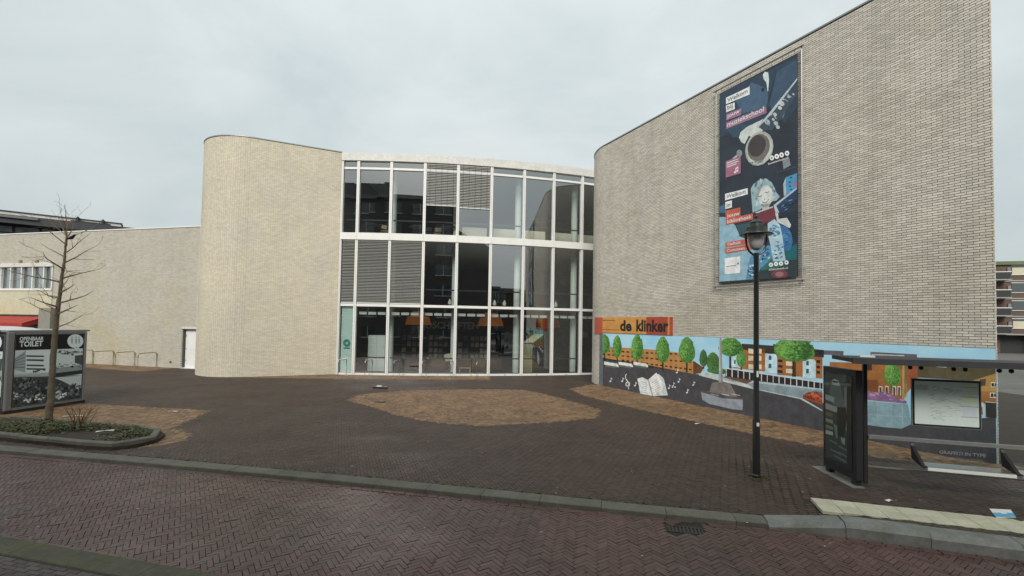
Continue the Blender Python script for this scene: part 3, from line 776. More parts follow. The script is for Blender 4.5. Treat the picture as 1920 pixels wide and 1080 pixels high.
 (4,'8a5f98','p',[[10.53,1.28,11.37,1.28,11.73,1.29,12.07,1.23,12.35,1.16,12.35,1.1,11.37,1.05,10.52,1]]),
 (5,'a86aa0,7a5a9a,b98ab0,9a6a86','c',[[11.696,1.203,0.341,0.049,-0.001,-0.079,26,0.051,0.029],[12.126,1.15,0.176,0.027,-0.001,-0.041,10,0.041,0.021]]),
 (4,'7fa0ae','p',[[10.52,1,11.37,1.05,11.88,1.09,12.37,1.09,12.44,0.61,12.24,0.46,11.81,0.41,11.37,0.4,10.52,0.38]]),
 (5,'9fbac4','p',[[11.37,1.05,12.37,1.1,12.37,1.07,11.37,1.02]]),
 (5,'97b2bc','p',[[11.37,0.67,12.41,0.79,12.42,0.77,11.37,0.65],[11.7,1.01,11.71,1.02,11.73,0.47,11.72,0.46],[12.01,1.06,12.02,1.06,12.04,0.53,12.03,0.52],[12.24,1.1,12.26,1.1,12.28,0.57,12.26,0.57]]),
]
BANNER_ART = [
 (1,'2b3f56','p',[[6.85,11.33,9.7,11.2,9.69,9.67,9.29,9.31,8.73,10.07,8.61,9.29,7.31,9.77,6.89,9.68]]),
 (2,'40607c','p',[[7.51,10.76,8.13,11.13,8.55,10.79,8.7,10.56,8.73,10.24,8.61,10.07,7.78,10.21]]),
 (2,'2d4a5e','p',[[7.17,9.88,7.81,9.93,7.91,9.69,7.68,9.46,7.41,9.49]]),
 (3,'20303f','p',[[8.7,10.25,8.99,11.05,9.02,11.04,8.74,10.18]]),
 (2,'36506a','p',[[9.02,11.07,9.67,11.12,9.68,10.59,8.85,9.92,8.77,10.05]]),
 (4,'c8d6d6','p',[[8.54,11.19,8.61,11.26,8.73,11.18,8.76,10.94,8.73,10.57,8.7,10.57,8.67,10.87,8.57,11.03]]),
 (4,'1a2632','e',[[8.54,10.698,0.053,-0.024,-0.001,-0.067]]),
 (6,'dfe2e2','p',[[7.12,11.04,8.06,11.02,8.06,10.75,7.12,10.81],[7.12,10.77,7.48,10.72,7.48,10.49,7.13,10.51],[7.09,7.61,7.99,7.59,7.99,7.38,7.09,7.38],[7.1,7.32,7.37,7.32,7.37,7.07,7.1,7.07]]),
 (6,'9a6a8c','p',[[7.13,10.45,7.74,10.41,7.74,10.18,7.13,10.22],[7.13,10.15,8.66,10.09,8.67,9.87,7.13,9.91]]),
 (4,'3a4a5a','p',[[8.34,9.5,8.76,9.81,9.7,10.38,9.69,10.04,9.07,9.39,8.85,9.23,8.49,9.36]]),
 (5,'b2c2cc','p',[[8.73,9.81,9.7,10.55,9.7,10.48,8.85,9.77,8.37,9.5,8.34,9.53]]),
 (6,'b4c0c0','e',[[8.96,9.706,0.061,-0.064,-0.033,-0.034],[9.185,9.966,0.081,-0.089,-0.045,-0.046],[8.903,9.565,0.042,-0.044,-0.023,-0.023],[9.058,9.262,0.06,-0.062,-0.033,-0.034],[9.563,10.096,0.03,-0.034,-0.017,-0.017],[8.817,9.763,0.034,-0.035,-0.018,-0.018]]),
 (6,'9fb0b4','e',[[8.701,9.561,0.086,-0.089,-0.048,-0.048],[9.417,10.08,0.044,-0.049,-0.025,-0.024],[8.994,9.408,0.069,-0.072,-0.039,-0.039],[9.24,10.076,0.032,-0.034,-0.017,-0.017]]),
 (6,'c4cccb','e',[[9.129,9.849,0.06,-0.064,-0.033,-0.033]]),
 (6,'a5b4ba','p',[[8.82,9.85,8.84,9.85,9.02,9.55,9,9.54],[8.61,9.68,8.64,9.68,8.79,9.42,8.77,9.41],[9.21,10.12,9.23,10.12,9.4,9.95,9.39,9.94],[9.35,10.19,9.37,10.19,9.51,10.04,9.49,10.03],[8.99,9.26,9.01,9.26,9.07,9.39,9.06,9.38],[9.21,9.5,9.23,9.5,9.29,9.63,9.28,9.62]]),
 (5,'c2ccc8','p',[[7.64,9.41,7.71,9.59,7.94,9.68,8.57,9.72,8.37,9.53,8.55,9.35,8.37,9.27,8.22,9.21,8.03,9.35,7.87,9.13,7.74,9.23,7.66,9.41]]),
 (5,'7d8a8c','e',[[7.664,8.88,0.115,-0.037,0,-0.123]]),
 (5,'aab6b6','p',[[7.34,8.76,7.58,8.87,7.62,8.8,7.41,8.71]]),
 (7,'a4aca6','e',[[8.401,8.791,0.463,-0.31,-0.218,-0.482]]),
 (8,'bcc4bc','e',[[8.415,8.761,0.419,-0.279,-0.196,-0.431]]),
 (9,'6e6866','e',[[8.383,8.834,0.368,-0.247,-0.175,-0.383]]),
 (10,'453c3e','e',[[8.329,8.906,0.293,-0.197,-0.14,-0.305]]),
 (8,'7f8a88','p',[[8.03,8.46,8.25,8.3,8.52,8.3,8.62,8.44,8.52,8.42,8.25,8.42]]),
 (6,'a0647e','p',[[7.11,8.77,7.72,8.76,7.72,8.17,7.12,8.18]]),
 (7,'e0d8dc','p',[[7.16,8.71,7.63,8.7,7.63,8.68,7.16,8.67],[7.16,8.63,7.63,8.63,7.63,8.6,7.16,8.6],[7.16,8.56,7.55,8.56,7.55,8.53,7.16,8.53]]),
 (7,'e6e0e2','e',[[7.495,8.268,0.047,-0.013,0,-0.031],[7.583,8.287,0.041,-0.012,0,-0.029]]),
 (7,'e6e0e2','p',[[7.51,8.4,7.62,8.43,7.62,8.28,7.6,8.27,7.6,8.38,7.54,8.37,7.54,8.25,7.51,8.26]]),
 (3,'7e8890','p',[[9.2,8.19,9.42,8.19,9.47,7.92,9.24,7.86]]),
 (3,'3a4450','p',[[8.98,7.84,9.66,7.84,9.66,7.79,8.98,7.8]]),
 (7,'e6e8e8','e',[[8.855,8.34,0.078,-0.024,0,-0.081],[9.022,8.335,0.077,-0.024,0,-0.08],[9.182,8.332,0.075,-0.024,0,-0.08],[9.357,8.327,0.073,-0.023,0,-0.079],[8.818,4.92,0.072,-0.008,-0.001,-0.069],[8.99,4.93,0.071,-0.007,0,-0.068],[9.156,4.923,0.07,-0.007,0,-0.067],[9.334,4.936,0.068,-0.008,0,-0.066]]),
 (8,'3a4450','e',[[8.855,8.34,0.028,-0.008,0,-0.028],[9.022,8.335,0.028,-0.008,0,-0.028],[9.182,8.332,0.026,-0.009,0,-0.028],[9.357,8.327,0.026,-0.008,0,-0.028]]),
 (3,'8fb0ba','p',[[8.1,7.53,8.2,7.67,8.41,7.76,8.65,7.74,8.85,7.55,8.94,7.36,9,7.2,9.12,7.03,9,6.93,8.83,6.94,8.41,6.76,8.17,6.72,8.13,7.17]]),
 (4,'9fbcc4,6f8c98,b4ccd0,56686f','c',[[8.545,7.291,0.421,-0.102,0,-0.461,40,0.034,0.082]]),
 (5,'c6ccca','e',[[8.636,7.16,0.253,-0.088,-0.047,-0.349]]),
 (6,'d4d8d4','e',[[8.675,7.187,0.177,-0.062,-0.034,-0.255]]),
 (5,'a9b2b2','p',[[8.47,6.95,8.78,6.88,8.75,6.71,8.52,6.74]]),
 (6,'8e9a9c','p',[[8.37,7.46,8.52,7.57,8.41,7.28,8.33,7.12,8.29,7.3]]),
 (7,'4a4c52','p',[[8.38,7.23,8.45,7.2,8.52,7.23,8.52,7.21,8.45,7.18,8.38,7.21],[8.62,7.3,8.69,7.27,8.76,7.29,8.76,7.27,8.69,7.25,8.62,7.28]]),
 (7,'9aa0a0','p',[[8.6,7.13,8.63,7.05,8.58,7.05]]),
 (7,'a26a70','p',[[8.52,7.01,8.65,6.96,8.75,7.05,8.76,7.03,8.66,6.93,8.53,6.98]]),
 (4,'3f8fc0','p',[[9.31,7.59,9.67,7.62,9.67,7.17,9.33,7.03]]),
 (4,'a2b4bc','p',[[9.23,7.4,9.31,7.59,9.33,7.03,9.25,7]]),
 (5,'1c4a72','e',[[9.484,7.533,0.038,-0.011,0,-0.028],[9.437,7.407,0.038,-0.01,0,-0.027],[9.449,7.277,0.037,-0.009,0,-0.027],[9.483,7.165,0.038,-0.009,0,-0.027]]),
 (5,'a8607a','e',[[9.623,7.301,0.045,-0.012,-0.001,-0.091]]),
 (6,'aab8c2','p',[[8.91,6.81,9.66,7.18,9.66,7.13,9,6.77,9.1,6.53,8.98,6.55]]),
 (5,'223c5c','p',[[9,6.77,9.66,7.13,9.67,6.81,9.27,6.49,9.1,6.52]]),
 (6,'2d6496,1a2a40,4f86b0','c',[[9.388,6.716,0.21,-0.047,0,-0.162,14,0.052,0.021]]),
 (5,'74323f','p',[[8.31,6.68,8.9,6.74,9,6.54,8.96,6.33,8.51,6.27,8.31,6.55]]),
 (6,'b8bcc0','p',[[8.25,6.71,8.89,6.78,8.9,6.74,8.33,6.67]]),
 (6,'c85a44','p',[[7.1,7.01,7.71,7,7.71,6.69,7.13,6.71],[7.12,6.7,8.19,6.7,8.19,6.49,7.13,6.5],[7.1,5.89,8.11,5.88,8.11,5.71,7.11,5.72],[7.1,5.68,8.43,5.68,8.43,5.51,7.11,5.49]]),
 (2,'86b2c6','p',[[6.83,6.84,7.11,6.79,7.5,6.42,7.67,6.06,8.06,5.76,8.46,5.56,8.31,4.86,8.31,4.51,6.85,4.53]]),
 (3,'33525c','p',[[7.53,6.41,8.21,6.43,8.01,5.98,7.72,6.02]]),
 (2,'3c6a86','p',[[6.85,7.2,7.07,7.26,7.13,6.93,6.85,6.99]]),
 (4,'14626a','p',[[9.21,5.28,9.66,5.48,9.66,5,9.26,4.96]]),
 (3,'2b7068','p',[[8.46,5.07,8.89,5.15,9.32,4.97,9.32,4.84,8.46,4.77]]),
 (3,'2e3d42','p',[[8.31,4.79,9.67,4.97,9.67,4.42,8.31,4.48]]),
 (5,'1f2c3c','p',[[9.03,6.4,9.65,6.49,9.66,5.48,9.52,5.8,9.44,6.02,9.26,6.36]]),
 (6,'c2c8c8','p',[[8.96,6.55,9.06,6.53,9.08,6.34,9.35,6.32,9.48,6.08,9.44,5.98,9.26,6.1,9.03,6.25]]),
 (5,'2f6ea6','p',[[9.12,6.14,9.35,6.04,9.49,5.82,9.53,5.54,9.45,5.29,9.26,5.31]]),
 (6,'a3c3d2','p',[[8.71,6.27,8.94,6.36,9.12,6.14,9.21,5.74,9.26,5.28,9.31,4.99,8.89,5.02,8.82,5.47,8.71,5.93]]),
 (4,'4f8cb4','p',[[8.46,5.59,8.82,5.54,8.87,5.13,8.46,4.84,8.26,4.5,7.91,4.52,8.06,5.23]]),
 (7,'3f7fae,2d5c8c,cfe0e4,6aa2c4','c',[[8.964,5.976,0.16,-0.027,-0.001,-0.242,24,0.041,0.026],[9.055,5.349,0.158,-0.022,-0.001,-0.306,26,0.041,0.027]]),
 (5,'24508a,2d6496,b4d0dc,1d3a64','c',[[8.56,5.28,0.216,-0.027,0,-0.248,20,0.044,0.032],[8.163,4.801,0.151,-0.015,0,-0.299,18,0.045,0.032]]),
 (6,'1f5a94,4a86b4','c',[[9.347,5.653,0.11,-0.017,0,-0.258,16,0.044,0.03]]),
 (5,'7a3a48','e',[[9.099,4.593,0.278,-0.025,-0.001,-0.135]]),
 (6,'9a6a72','e',[[9.099,4.593,0.135,-0.012,0,-0.079]]),
 (6,'e2e4e4','p',[[7.08,5.33,7.7,5.33,7.7,4.76,7.08,4.77]]),
 (7,'5a6066','p',[[7.13,5.04,7.54,5.05,7.54,5.03,7.13,5.02]]),
 (7,'3a4048','p',[[7.56,5.06,7.61,5.12,7.65,5.13,7.64,5.05,7.6,5.07]]),
 (8,'5a6a70','e',[[8.818,4.92,0.025,-0.003,-0.001,-0.024],[8.99,4.93,0.025,-0.003,0,-0.024],[9.156,4.923,0.025,-0.003,0,-0.024],[9.334,4.936,0.025,-0.003,0,-0.024]]),
]
TOILET_ART = [
 (2,'1c1c20','p',[[0.08,2.39,2.07,2.37,2.06,1.83,0.08,1.86]]),
 (1,'c6d4d0','p',[[0.08,1.86,2.06,1.83,2.06,0.93,0.07,1.06]]),
 (1,'44484a','p',[[0.07,1.14,1.03,1.09,2.06,0.93,2.07,0.08,0.08,0.13]]),
 (2,'98a8a6','p',[[0.1,1.63,0.41,1.85,0.43,1.18,0.11,1.29]]),
 (2,'d4dedc','p',[[0.41,1.84,1.04,1.82,1.04,1.12,0.41,1.18]]),
 (3,'4a5254','p',[[0.43,1.7,0.89,1.66,0.89,1.61,0.43,1.65],[0.44,1.58,0.89,1.54,0.89,1.48,0.44,1.53],[0.45,1.42,0.9,1.37,0.9,1.32,0.45,1.37],[0.45,1.31,0.91,1.26,0.9,1.21,0.45,1.26],[1.77,1.6,2.06,1.62,2.05,1.26,1.78,1.37]]),
 (3,'6a7676','p',[[0.12,1.6,0.39,1.76,0.39,1.73,0.12,1.58],[0.12,1.55,0.39,1.66,0.39,1.63,0.12,1.52],[0.13,1.49,0.4,1.55,0.4,1.53,0.13,1.47],[0.13,1.43,0.4,1.45,0.4,1.43,0.13,1.41],[0.13,1.37,0.41,1.35,0.41,1.32,0.13,1.35]]),
 (3,'a9b4b2','p',[[0.08,1.15,1.04,1.12,1.05,1.06,0.07,1.08]]),
 (3,'333638','p',[[1.21,1.08,2.04,1.11,2.05,0.98,1.21,0.96]]),
 (2,'8a9896','p',[[1.2,1.23,2.03,1.29,2.04,1.11,1.21,1.08]]),
 (4,'6a7474,2a2e30,8a9694','c',[[1.585,1.718,0.403,-0.022,0.003,-0.075,26,0.047,0.023],[1.605,1.268,0.404,-0.034,0.005,-0.116,18,0.036,0.023]]),
 (4,'3a4042,566062','c',[[0.742,1.218,0.262,-0.024,0.003,-0.06,12,0.033,0.025]]),
 (3,'b9c6c4','p',[[1.19,0.94,2.08,0.93,2.07,0.51,1.93,0.47,1.45,0.8]]),
 (4,'24282a,5f686a,3a4042,747e80,2c3234','c',[[0.33,0.792,0.248,-0.032,0.012,-0.267,60,0.036,0.032],[0.785,0.762,0.289,-0.036,0.012,-0.276,60,0.038,0.033],[0.393,0.358,0.319,-0.05,0.01,-0.214,40,0.036,0.032],[0.851,0.342,0.266,-0.041,0.008,-0.194,40,0.038,0.034],[1.305,0.528,0.23,-0.031,0.011,-0.257,50,0.04,0.035],[1.774,0.435,0.272,-0.037,0.011,-0.264,60,0.043,0.035]]),
 (5,'dfe6e4,c2ccca,aab4b4','c',[[0.85,0.369,0.192,-0.028,0.005,-0.11,10,0.031,0.027],[0.529,0.323,0.103,-0.016,0.002,-0.059,10,0.029,0.027],[1.463,0.392,0.208,-0.03,0.004,-0.104,10,0.033,0.029],[0.169,0.497,0.109,-0.016,0.005,-0.105,10,0.028,0.026],[1.39,0.303,0.129,-0.019,0.003,-0.058,10,0.033,0.029]]),
 (4,'d8e2e0','e',[[1.767,2.081,0.245,-0.008,0.01,-0.23]]),
 (5,'d8e2e0','e',[[1.812,1.861,0.07,-0.003,0.003,-0.064]]),
 (6,'2a2e30','e',[[1.812,1.861,0.019,0,0.001,-0.02]]),
 (6,'a0aaa8','e',[[1.655,2.21,0.024,-0.001,0.001,-0.027],[1.775,2.207,0.024,-0.001,0.001,-0.027],[1.869,2.204,0.025,0,0.002,-0.026]]),
 (6,'a0aaa8','p',[[1.62,2.17,1.69,2.17,1.69,2,1.64,2.01],[1.74,2.16,1.81,2.16,1.81,2,1.76,2],[1.84,2.16,1.91,2.16,1.9,2,1.86,2]]),
]
ADVERT_ART = [
 (1,'34383a','p',[[0.97,2.1,0.04,2.08,0.06,0.18,0.97,0.24]]),
 (2,'4a5654','p',[[0.92,2.08,0.23,2.04,0.24,0.33,0.92,0.3]]),
 (3,'6d807c','p',[[0.7,1.86,0.59,1.91,0.46,1.87,0.39,1.73,0.31,1.53,0.31,1.39,0.5,1.35,0.67,1.41,0.79,1.63]]),
 (4,'bcc6c2','p',[[0.7,1.87,0.61,1.92,0.49,1.9,0.42,1.8,0.56,1.79,0.67,1.79]]),
 (5,'2a2e30','p',[[0.68,1.87,0.49,1.88,0.49,1.85,0.67,1.84]]),
 (4,'2a3230','p',[[0.53,1.37,0.25,1.41,0.23,1.19,0.32,0.84,0.5,0.82,0.53,1.13]]),
 (3,'8a9894','p',[[0.31,1.78,0.23,1.82,0.24,0.94,0.3,1.01]]),
 (4,'b4bebc','p',[[0.92,1.57,0.62,1.55,0.62,1.44,0.92,1.46],[0.92,1.39,0.53,1.37,0.53,1.26,0.91,1.27]]),
 (4,'7a7a66','p',[[0.91,1.21,0.67,1.21,0.67,1.15,0.91,1.14]]),
 (4,'9aa49c','p',[[0.91,1.08,0.67,1.08,0.67,1.01,0.91,1.01]]),
 (4,'8f9a6a','p',[[0.91,0.95,0.67,0.95,0.67,0.89,0.91,0.88]]),
 (4,'c0c8c4','p',[[0.91,0.84,0.67,0.85,0.67,0.78,0.91,0.76]]),
 (4,'8a9694','p',[[0.64,1.02,0.53,1,0.52,0.75,0.57,0.76]]),
 (4,'a5aeac','p',[[0.42,0.8,0.29,0.81,0.3,0.68,0.39,0.7]]),
 (4,'7f8a88','p',[[0.78,0.68,0.54,0.66,0.54,0.63,0.78,0.65],[0.49,0.63,0.24,0.61,0.24,0.58,0.49,0.6],[0.75,0.5,0.4,0.48,0.41,0.45,0.75,0.47],[0.51,0.51,0.24,0.49,0.24,0.46,0.51,0.48],[0.64,0.41,0.51,0.4,0.51,0.37,0.64,0.38],[0.51,0.4,0.26,0.38,0.26,0.35,0.51,0.37]]),
]
# ================================================================ brickwork
BP, CP = .21, .0612                                   # brick pitch, course pitch
AX = Vector((-.4364, .8998, 0))                       # along the mural wall, away from the street
BX = Vector((.8998, .4364, 0))                        # along the front of the round-ended tower

def bricks(path, s0, s1, z0, z1, holes=(), stack=False):
    """outlines s0 s1 z0 z1 of the bricks of a wall"""
    out = []
    nc = int(round((z1 - z0) / CP))
    for c in range(nc):
        za, zb = z0 + c * CP, z0 + (c + 1) * CP - .0105
        bp = BP / 2 if stack else BP                        # headers round the curves
        s = s0 - (0 if stack or c % 2 == 0 else BP / 2)
        while s < s1 - .02:
            a, b = max(s, s0), min(s + bp - (.007 if stack else .010), s1)
            s += bp
            if b - a < .03:
                continue
            if any(h0 < (a + b) / 2 < h1 and h2 < (za + zb) / 2 < h3 for h0, h1, h2, h3 in holes):
                continue
            out.append((a, b, za, zb))
    return np.array(out)

def brick_verts(arr, frame, proud=.007):
    """frame(s) -> x y tx ty nx ny arrays"""
    n = len(arr)
    sc = (arr[:, 0] + arr[:, 1]) / 2
    hl = (arr[:, 1] - arr[:, 0]) / 2
    x, y, tx, ty, nx, ny = frame(sc)
    out = np.empty((n, 8, 3))
    jp = np.clip(rng.normal(0, .0012, n), -.002, .003)
    for i, (a, b) in enumerate(((-1, 2), (1, 2), (1, 3), (-1, 3))):
        for q, e, pr in ((i, 0., -.01), (i + 4, .0025, proud)):
            l = a * (hl - e)
            pp = pr + (jp if q > 3 else 0)
            out[:, q, 0] = x + l * tx + pp * nx
            out[:, q, 1] = y + l * ty + pp * ny
            out[:, q, 2] = arr[:, b] + (e if b == 2 else -e)
    return out

def straight(p, t, n_):
    def f(s):
        o = np.ones_like(s)
        return p[0] + s * t[0], p[1] + s * t[1], o * t[0], o * t[1], o * n_[0], o * n_[1]
    return f
def arc(c, r, a0, sgn):
    def f(s):
        a = a0 + sgn * s / r
        return c[0] + r * np.cos(a), c[1] + r * np.sin(a), -sgn * np.sin(a), sgn * np.cos(a), np.cos(a), np.sin(a)
    return f

def coping(path, z, parent, m_, h=.05, w=.10, out=.03):
    """thin metal edge along a wall head; path is a list of points with outward normals"""
    b = MB()
    for (p, n_), (p2, n2) in zip(path, path[1:]):
        a, c = Vector((*p, 0)), Vector((*p2, 0))
        na, nc = Vector((*n_, 0)), Vector((*n2, 0))
        q = [a + na * out, c + nc * out, c - nc * w, a - na * w]
        k = len(b.v)
        b.add([v + Vector((0, 0, z)) for v in q] + [v + Vector((0, 0, z + h)) for v in q], [(0, 1, 5, 4), (4, 5, 6, 7), (2, 3, 7, 6), (3, 2, 1, 0)])
    return b.build('coping', m_, parent)

# ================================================================ the library
lib = thing('library_building', (-2, 26, 0), 'pale brick library with round-ended towers and curved glass front', 'building')

# ---- tower with rounded end on the far side of the square
TH = 12.2
Pe = Vector((-9.50, 25.66, 0)); Ltow = 4.36
Ps = Pe - BX * Ltow
nT = Vector((.4364, -.8998, 0))
RT = 2.4
Ct = Ps - nT * RT
aT0 = math.atan2(nT.y, nT.x)
arcpts = [(Ct.x + RT * math.cos(aT0 - i * math.pi / 36), Ct.y + RT * math.sin(aT0 - i * math.pi / 36)) for i in range(37)]
foot = [(Pe.x, Pe.y)] + arcpts + [((Pe - nT * 2 * RT).x, (Pe - nT * 2 * RT).y)]
b = MB(); b.prism(foot[::-1], -.1, TH)
tower = b.build('tower_wall', MT['mortar_y'], lib)
a1 = bricks(None, 0, Ltow, 0, TH)
V1_ = brick_verts(a1, straight(Ps, BX, nT), .005)
a2 = bricks(None, 0, RT * math.pi * .8, 0, TH, stack=True)
V2_ = brick_verts(a2, arc(Ct, RT, aT0, -1), .005)[:, [1, 0, 3, 2, 5, 4, 7, 6]]
quads_mesh('bricks', np.concatenate([V1_, V2_]), MT['brick_y'], tower, 'stuff')
coping([((Pe.x, Pe.y), nT[:2])] + [(p, ((p[0] - Ct.x) / RT, (p[1] - Ct.y) / RT)) for p in arcpts], TH, tower, MT['galv'])

# ---- wing with the mural wall
WH = 11.76
Q0 = Vector((10.55, 10.22, 0)); LW = 14.0
S0 = Q0 + AX * LW                                      # where the wall starts to curve
nW = Vector((-.8998, -.4364, 0))
RW = 2.7
Cw = S0 - nW * RW
aW0 = math.atan2(nW.y, nW.x)
warc = [(Cw.x + RW * math.cos(aW0 - i * math.pi / 36), Cw.y + RW * math.sin(aW0 - i * math.pi / 36)) for i in range(31)]
endd = Vector((.52, .854, 0))
foot = [(Q0.x, Q0.y)] + warc + [((Q0 + endd * 12).x, (Q0 + endd * 12).y)]
b = MB(); b.prism(foot[::-1], -.1, WH)
wing = b.build('wing_wall', MT['mortar'], lib)
tW = -AX                                               # s runs from the curve towards the street
a3 = bricks(None, 0, LW, 2.555, WH, holes=[])
a3b = bricks(None, -.0, .0, 0, 1)
a4 = bricks(None, 0, RW * 2.3, 0, WH, stack=True)
V4 = brick_verts(a4, arc(Cw, RW, aW0, -1), .006)[:, [1, 0, 3, 2, 5, 4, 7, 6]]
seen = a3[:, 3] < 10.1
pick = np.where(seen)[0]
pick = pick[np.argsort(-(a3[pick, 0] + a3[pick, 1]))][:300]
restm = np.ones(len(a3), bool); restm[pick] = False
V3 = brick_verts(a3[restm], straight(S0, tW, nW))
a5 = bricks(None, 0, 4.0, 0, WH)
V5 = brick_verts(a5, straight(Q0, endd, Vector((endd.y, -endd.x, 0))))
quads_mesh('bricks', np.concatenate([V3, V4, V5]), MT['brick'], wing, 'stuff')
cache = {}
for i in pick:
    s0_, s1_, z0_, z1_ = a3[i]
    ln = round(float(s1_ - s0_), 3)
    if ln not in cache:
        vv = brick_verts(np.array([[0, ln, 0, z1_ - z0_]]), straight((0, 0), (1, 0), (0, -1)))[0]
        bb = MB(); bb.add(vv, [(4, 5, 6, 7), (0, 1, 5, 4), (1, 2, 6, 5), (2, 3, 7, 6), (3, 0, 4, 7)])
        o = bb.build('brick', MT['brick'], wing); cache[ln] = o
    else:
        o = cache[ln].copy(); COL.objects.link(o)
    p = S0 + tW * float(s0_) + nW * rng.normal(0, .0016)
    o.location = (p.x, p.y, float(z0_)); o.rotation_euler = (0, 0, math.atan2(tW.y, tW.x))
coping([((Q0 - AX * 0).to_2d(), nW[:2])] + [(p, ((p[0] - Cw.x) / RW, (p[1] - Cw.y) / RW)) for p in warc], WH, wing, MT['galv'])

# ---- curved glass front
def circ3(a, b_, c):
    (x1, y1), (x2, y2), (x3, y3) = a, b_, c
    D = 2 * (x1 * (y2 - y3) + x2 * (y3 - y1) + x3 * (y1 - y2))
    ux = ((x1**2 + y1**2) * (y2 - y3) + (x2**2 + y2**2) * (y3 - y1) + (x3**2 + y3**2) * (y1 - y2)) / D
    uy = ((x1**2 + y1**2) * (x3 - x2) + (x2**2 + y2**2) * (x1 - x3) + (x3**2 + y3**2) * (x2 - x1)) / D
    return ux, uy, math.hypot(x1 - ux, y1 - uy)
gcx, gcy, GR = circ3((-9.5, 25.62), (-3.1, 25.95), (4.5, 27.75))
gy = lambda x, back=0.: gcy - math.sqrt((GR - back) ** 2 - (x - gcx) ** 2)
gn = lambda x: Vector(((x - gcx) / GR, (gy(x) - gcy) / GR, 0)).normalized()
MX = [-9.42, -8.55, -6.75, -4.93, -3.12, -1.27, .57, 2.3, 4.02, 5.75, 7.5]
ZT, ZF, ZS, Z3, Z2, Z1, Z0 = 12.15, 11.72, 11.25, 7.74, 7.36, 3.72, .10
pt = lambda x, z, off=0.: Vector((x, gy(x), z)) + gn(x) * off
b = MB()
xs = [MX[0] - .06 + i * (MX[-1] - MX[0] + .06) / 40 for i in range(41)]
for u0, u1 in zip(xs, xs[1:]):
    q = [pt(u0, ZF, .16), pt(u1, ZF, .16), pt(u1, ZF, -.3), pt(u0, ZF, -.3)]
    b.add(q + [v + Vector((0, 0, ZT - ZF)) for v in q], [(0, 1, 5, 4), (4, 5, 6, 7), (2, 3, 7, 6), (3, 2, 1, 0)])
facade = b.build('glass_front', MT['white_dirty'], lib)
for i, x in enumerate(MX):
    w = .074 if i else .05
    t = Vector((-gn(x).y, gn(x).x, 0))
    n_ = gn(x)
    m1 = MB(); m1.obox(pt(x, .0, -.08) - t * w, t * 2 * w, n_ * .2, (0, 0, ZF - .001))
    m1.build('mullion', MT['white'], facade)
    # thin shadow joint down the middle of each post
    m2 = MB(); m2.obox(pt(x, .0, .119) - t * .008, t * .016, n_ * .004, (0, 0, ZF - .002))
    m2.build('mullion_joint', MT['galv'], facade)
rows = [(Z0, Z1 - .0), (Z1 + .14, Z2), (Z3, ZS), (ZS + .12, ZF)]
for (xa, xb), i in zip(zip(MX, MX[1:]), range(99)):
    A_, B_ = pt(xa, 0), pt(xb, 0)
    t = (B_ - A_).normalized(); n_ = Vector((t.y, -t.x, 0)); L_ = (B_ - A_).length
    in0 = A_ + t * .083; ll = L_ - .166
    for z0_, z1_, dep in ((0., Z0, .10), (Z1, Z1 + .14, .095), (Z2, Z3, .17), (ZS, ZS + .12, .09)):
        m1 = MB(); m1.obox(in0 - n_ * .06 + Vector((0, 0, z0_ + .001)), t * ll, n_ * (.06 + dep), (0, 0, z1_ - z0_ - .002))
        if dep == .17:                                   # floor edge runs in front of the posts
            m1 = MB(); m1.obox(A_ - n_ * .06 + Vector((0, 0, z0_)), t * L_, n_ * .22, (0, 0, z1_ - z0_))
        m1.build('transom', MT['white'], facade)
    for z0_, z1_ in rows:
        m1 = MB(); m1.obox(in0 - t * .02 - n_ * .006 + Vector((0, 0, z0_ - .01)), t * (ll + .04), n_ * .012, (0, 0, z1_ - z0_ + .02))
        v = m1.v[:4]                                     # one sheet is enough for a pane
        p1 = MB(); o_ = in0 - t * .02 + Vector((0, 0, z0_ - .01))
        p1.add([o_, o_ + t * (ll + .04), o_ + t * (ll + .04) + Vector((0, 0, z1_ - z0_ + .02)), o_ + Vector((0, 0, z1_ - z0_ + .02))], [(0, 1, 2, 3)])
        # each pane hangs a touch out of true, as glazing does
        pn = p1.build('pane', MT['pane'], facade)
        tw = [rng.normal(0, .004) for _ in range(3)]
        for vv, dz in zip(pn.data.vertices, (0, tw[0], tw[1], tw[2])):
            vv.co += n_ * dz
# ---- inside: floors, columns, walls
def floor_poly(off, yb):
    xs_ = [MX[0] + i * (MX[-1] - MX[0]) / 16 for i in range(17)]
    return [tuple(pt(x, 0, off)[:2]) for x in xs_] + [(MX[-1], yb), (MX[0], yb)]
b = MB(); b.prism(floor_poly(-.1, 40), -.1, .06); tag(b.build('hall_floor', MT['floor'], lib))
for z0_, z1_ in ((Z1 + .03, Z1 + .13), (Z2 + .02, Z3 - .02)):
    b = MB(); b.prism(floor_poly(-.35 if z0_ < 5 else -.1, 40), z0_, z1_); b.build('floor_slab', MT['ceiling'], lib)
b = MB(); b.prism(floor_poly(-.1, 40), ZF + .1, ZT - .05); b.build('roof', MT['ceiling'], lib)
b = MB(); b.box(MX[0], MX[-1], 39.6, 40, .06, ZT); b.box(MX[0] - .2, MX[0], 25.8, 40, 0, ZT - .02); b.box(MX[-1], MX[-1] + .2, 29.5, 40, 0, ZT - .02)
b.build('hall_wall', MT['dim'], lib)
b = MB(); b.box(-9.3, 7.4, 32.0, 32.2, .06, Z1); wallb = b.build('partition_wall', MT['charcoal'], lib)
text('TIJDSCHRIFTEN', (-6.55, 31.98, 2.35), (1, 0, 0), 4.3, .62, mat('sign_white', (.8, .8, .78), .6), 'lettering', wallb, (0, -1, 0), bold=.03)
for x, y in ((-7.0, 27.15), (-3.35, 27.35), (.27, 27.75), (3.75, 28.75)):
    b = MB(); b.lathe((x, y, .06), [(.19, 0), (.19, ZF)], 20); b.build('column', MT['column'], lib, smooth=True)
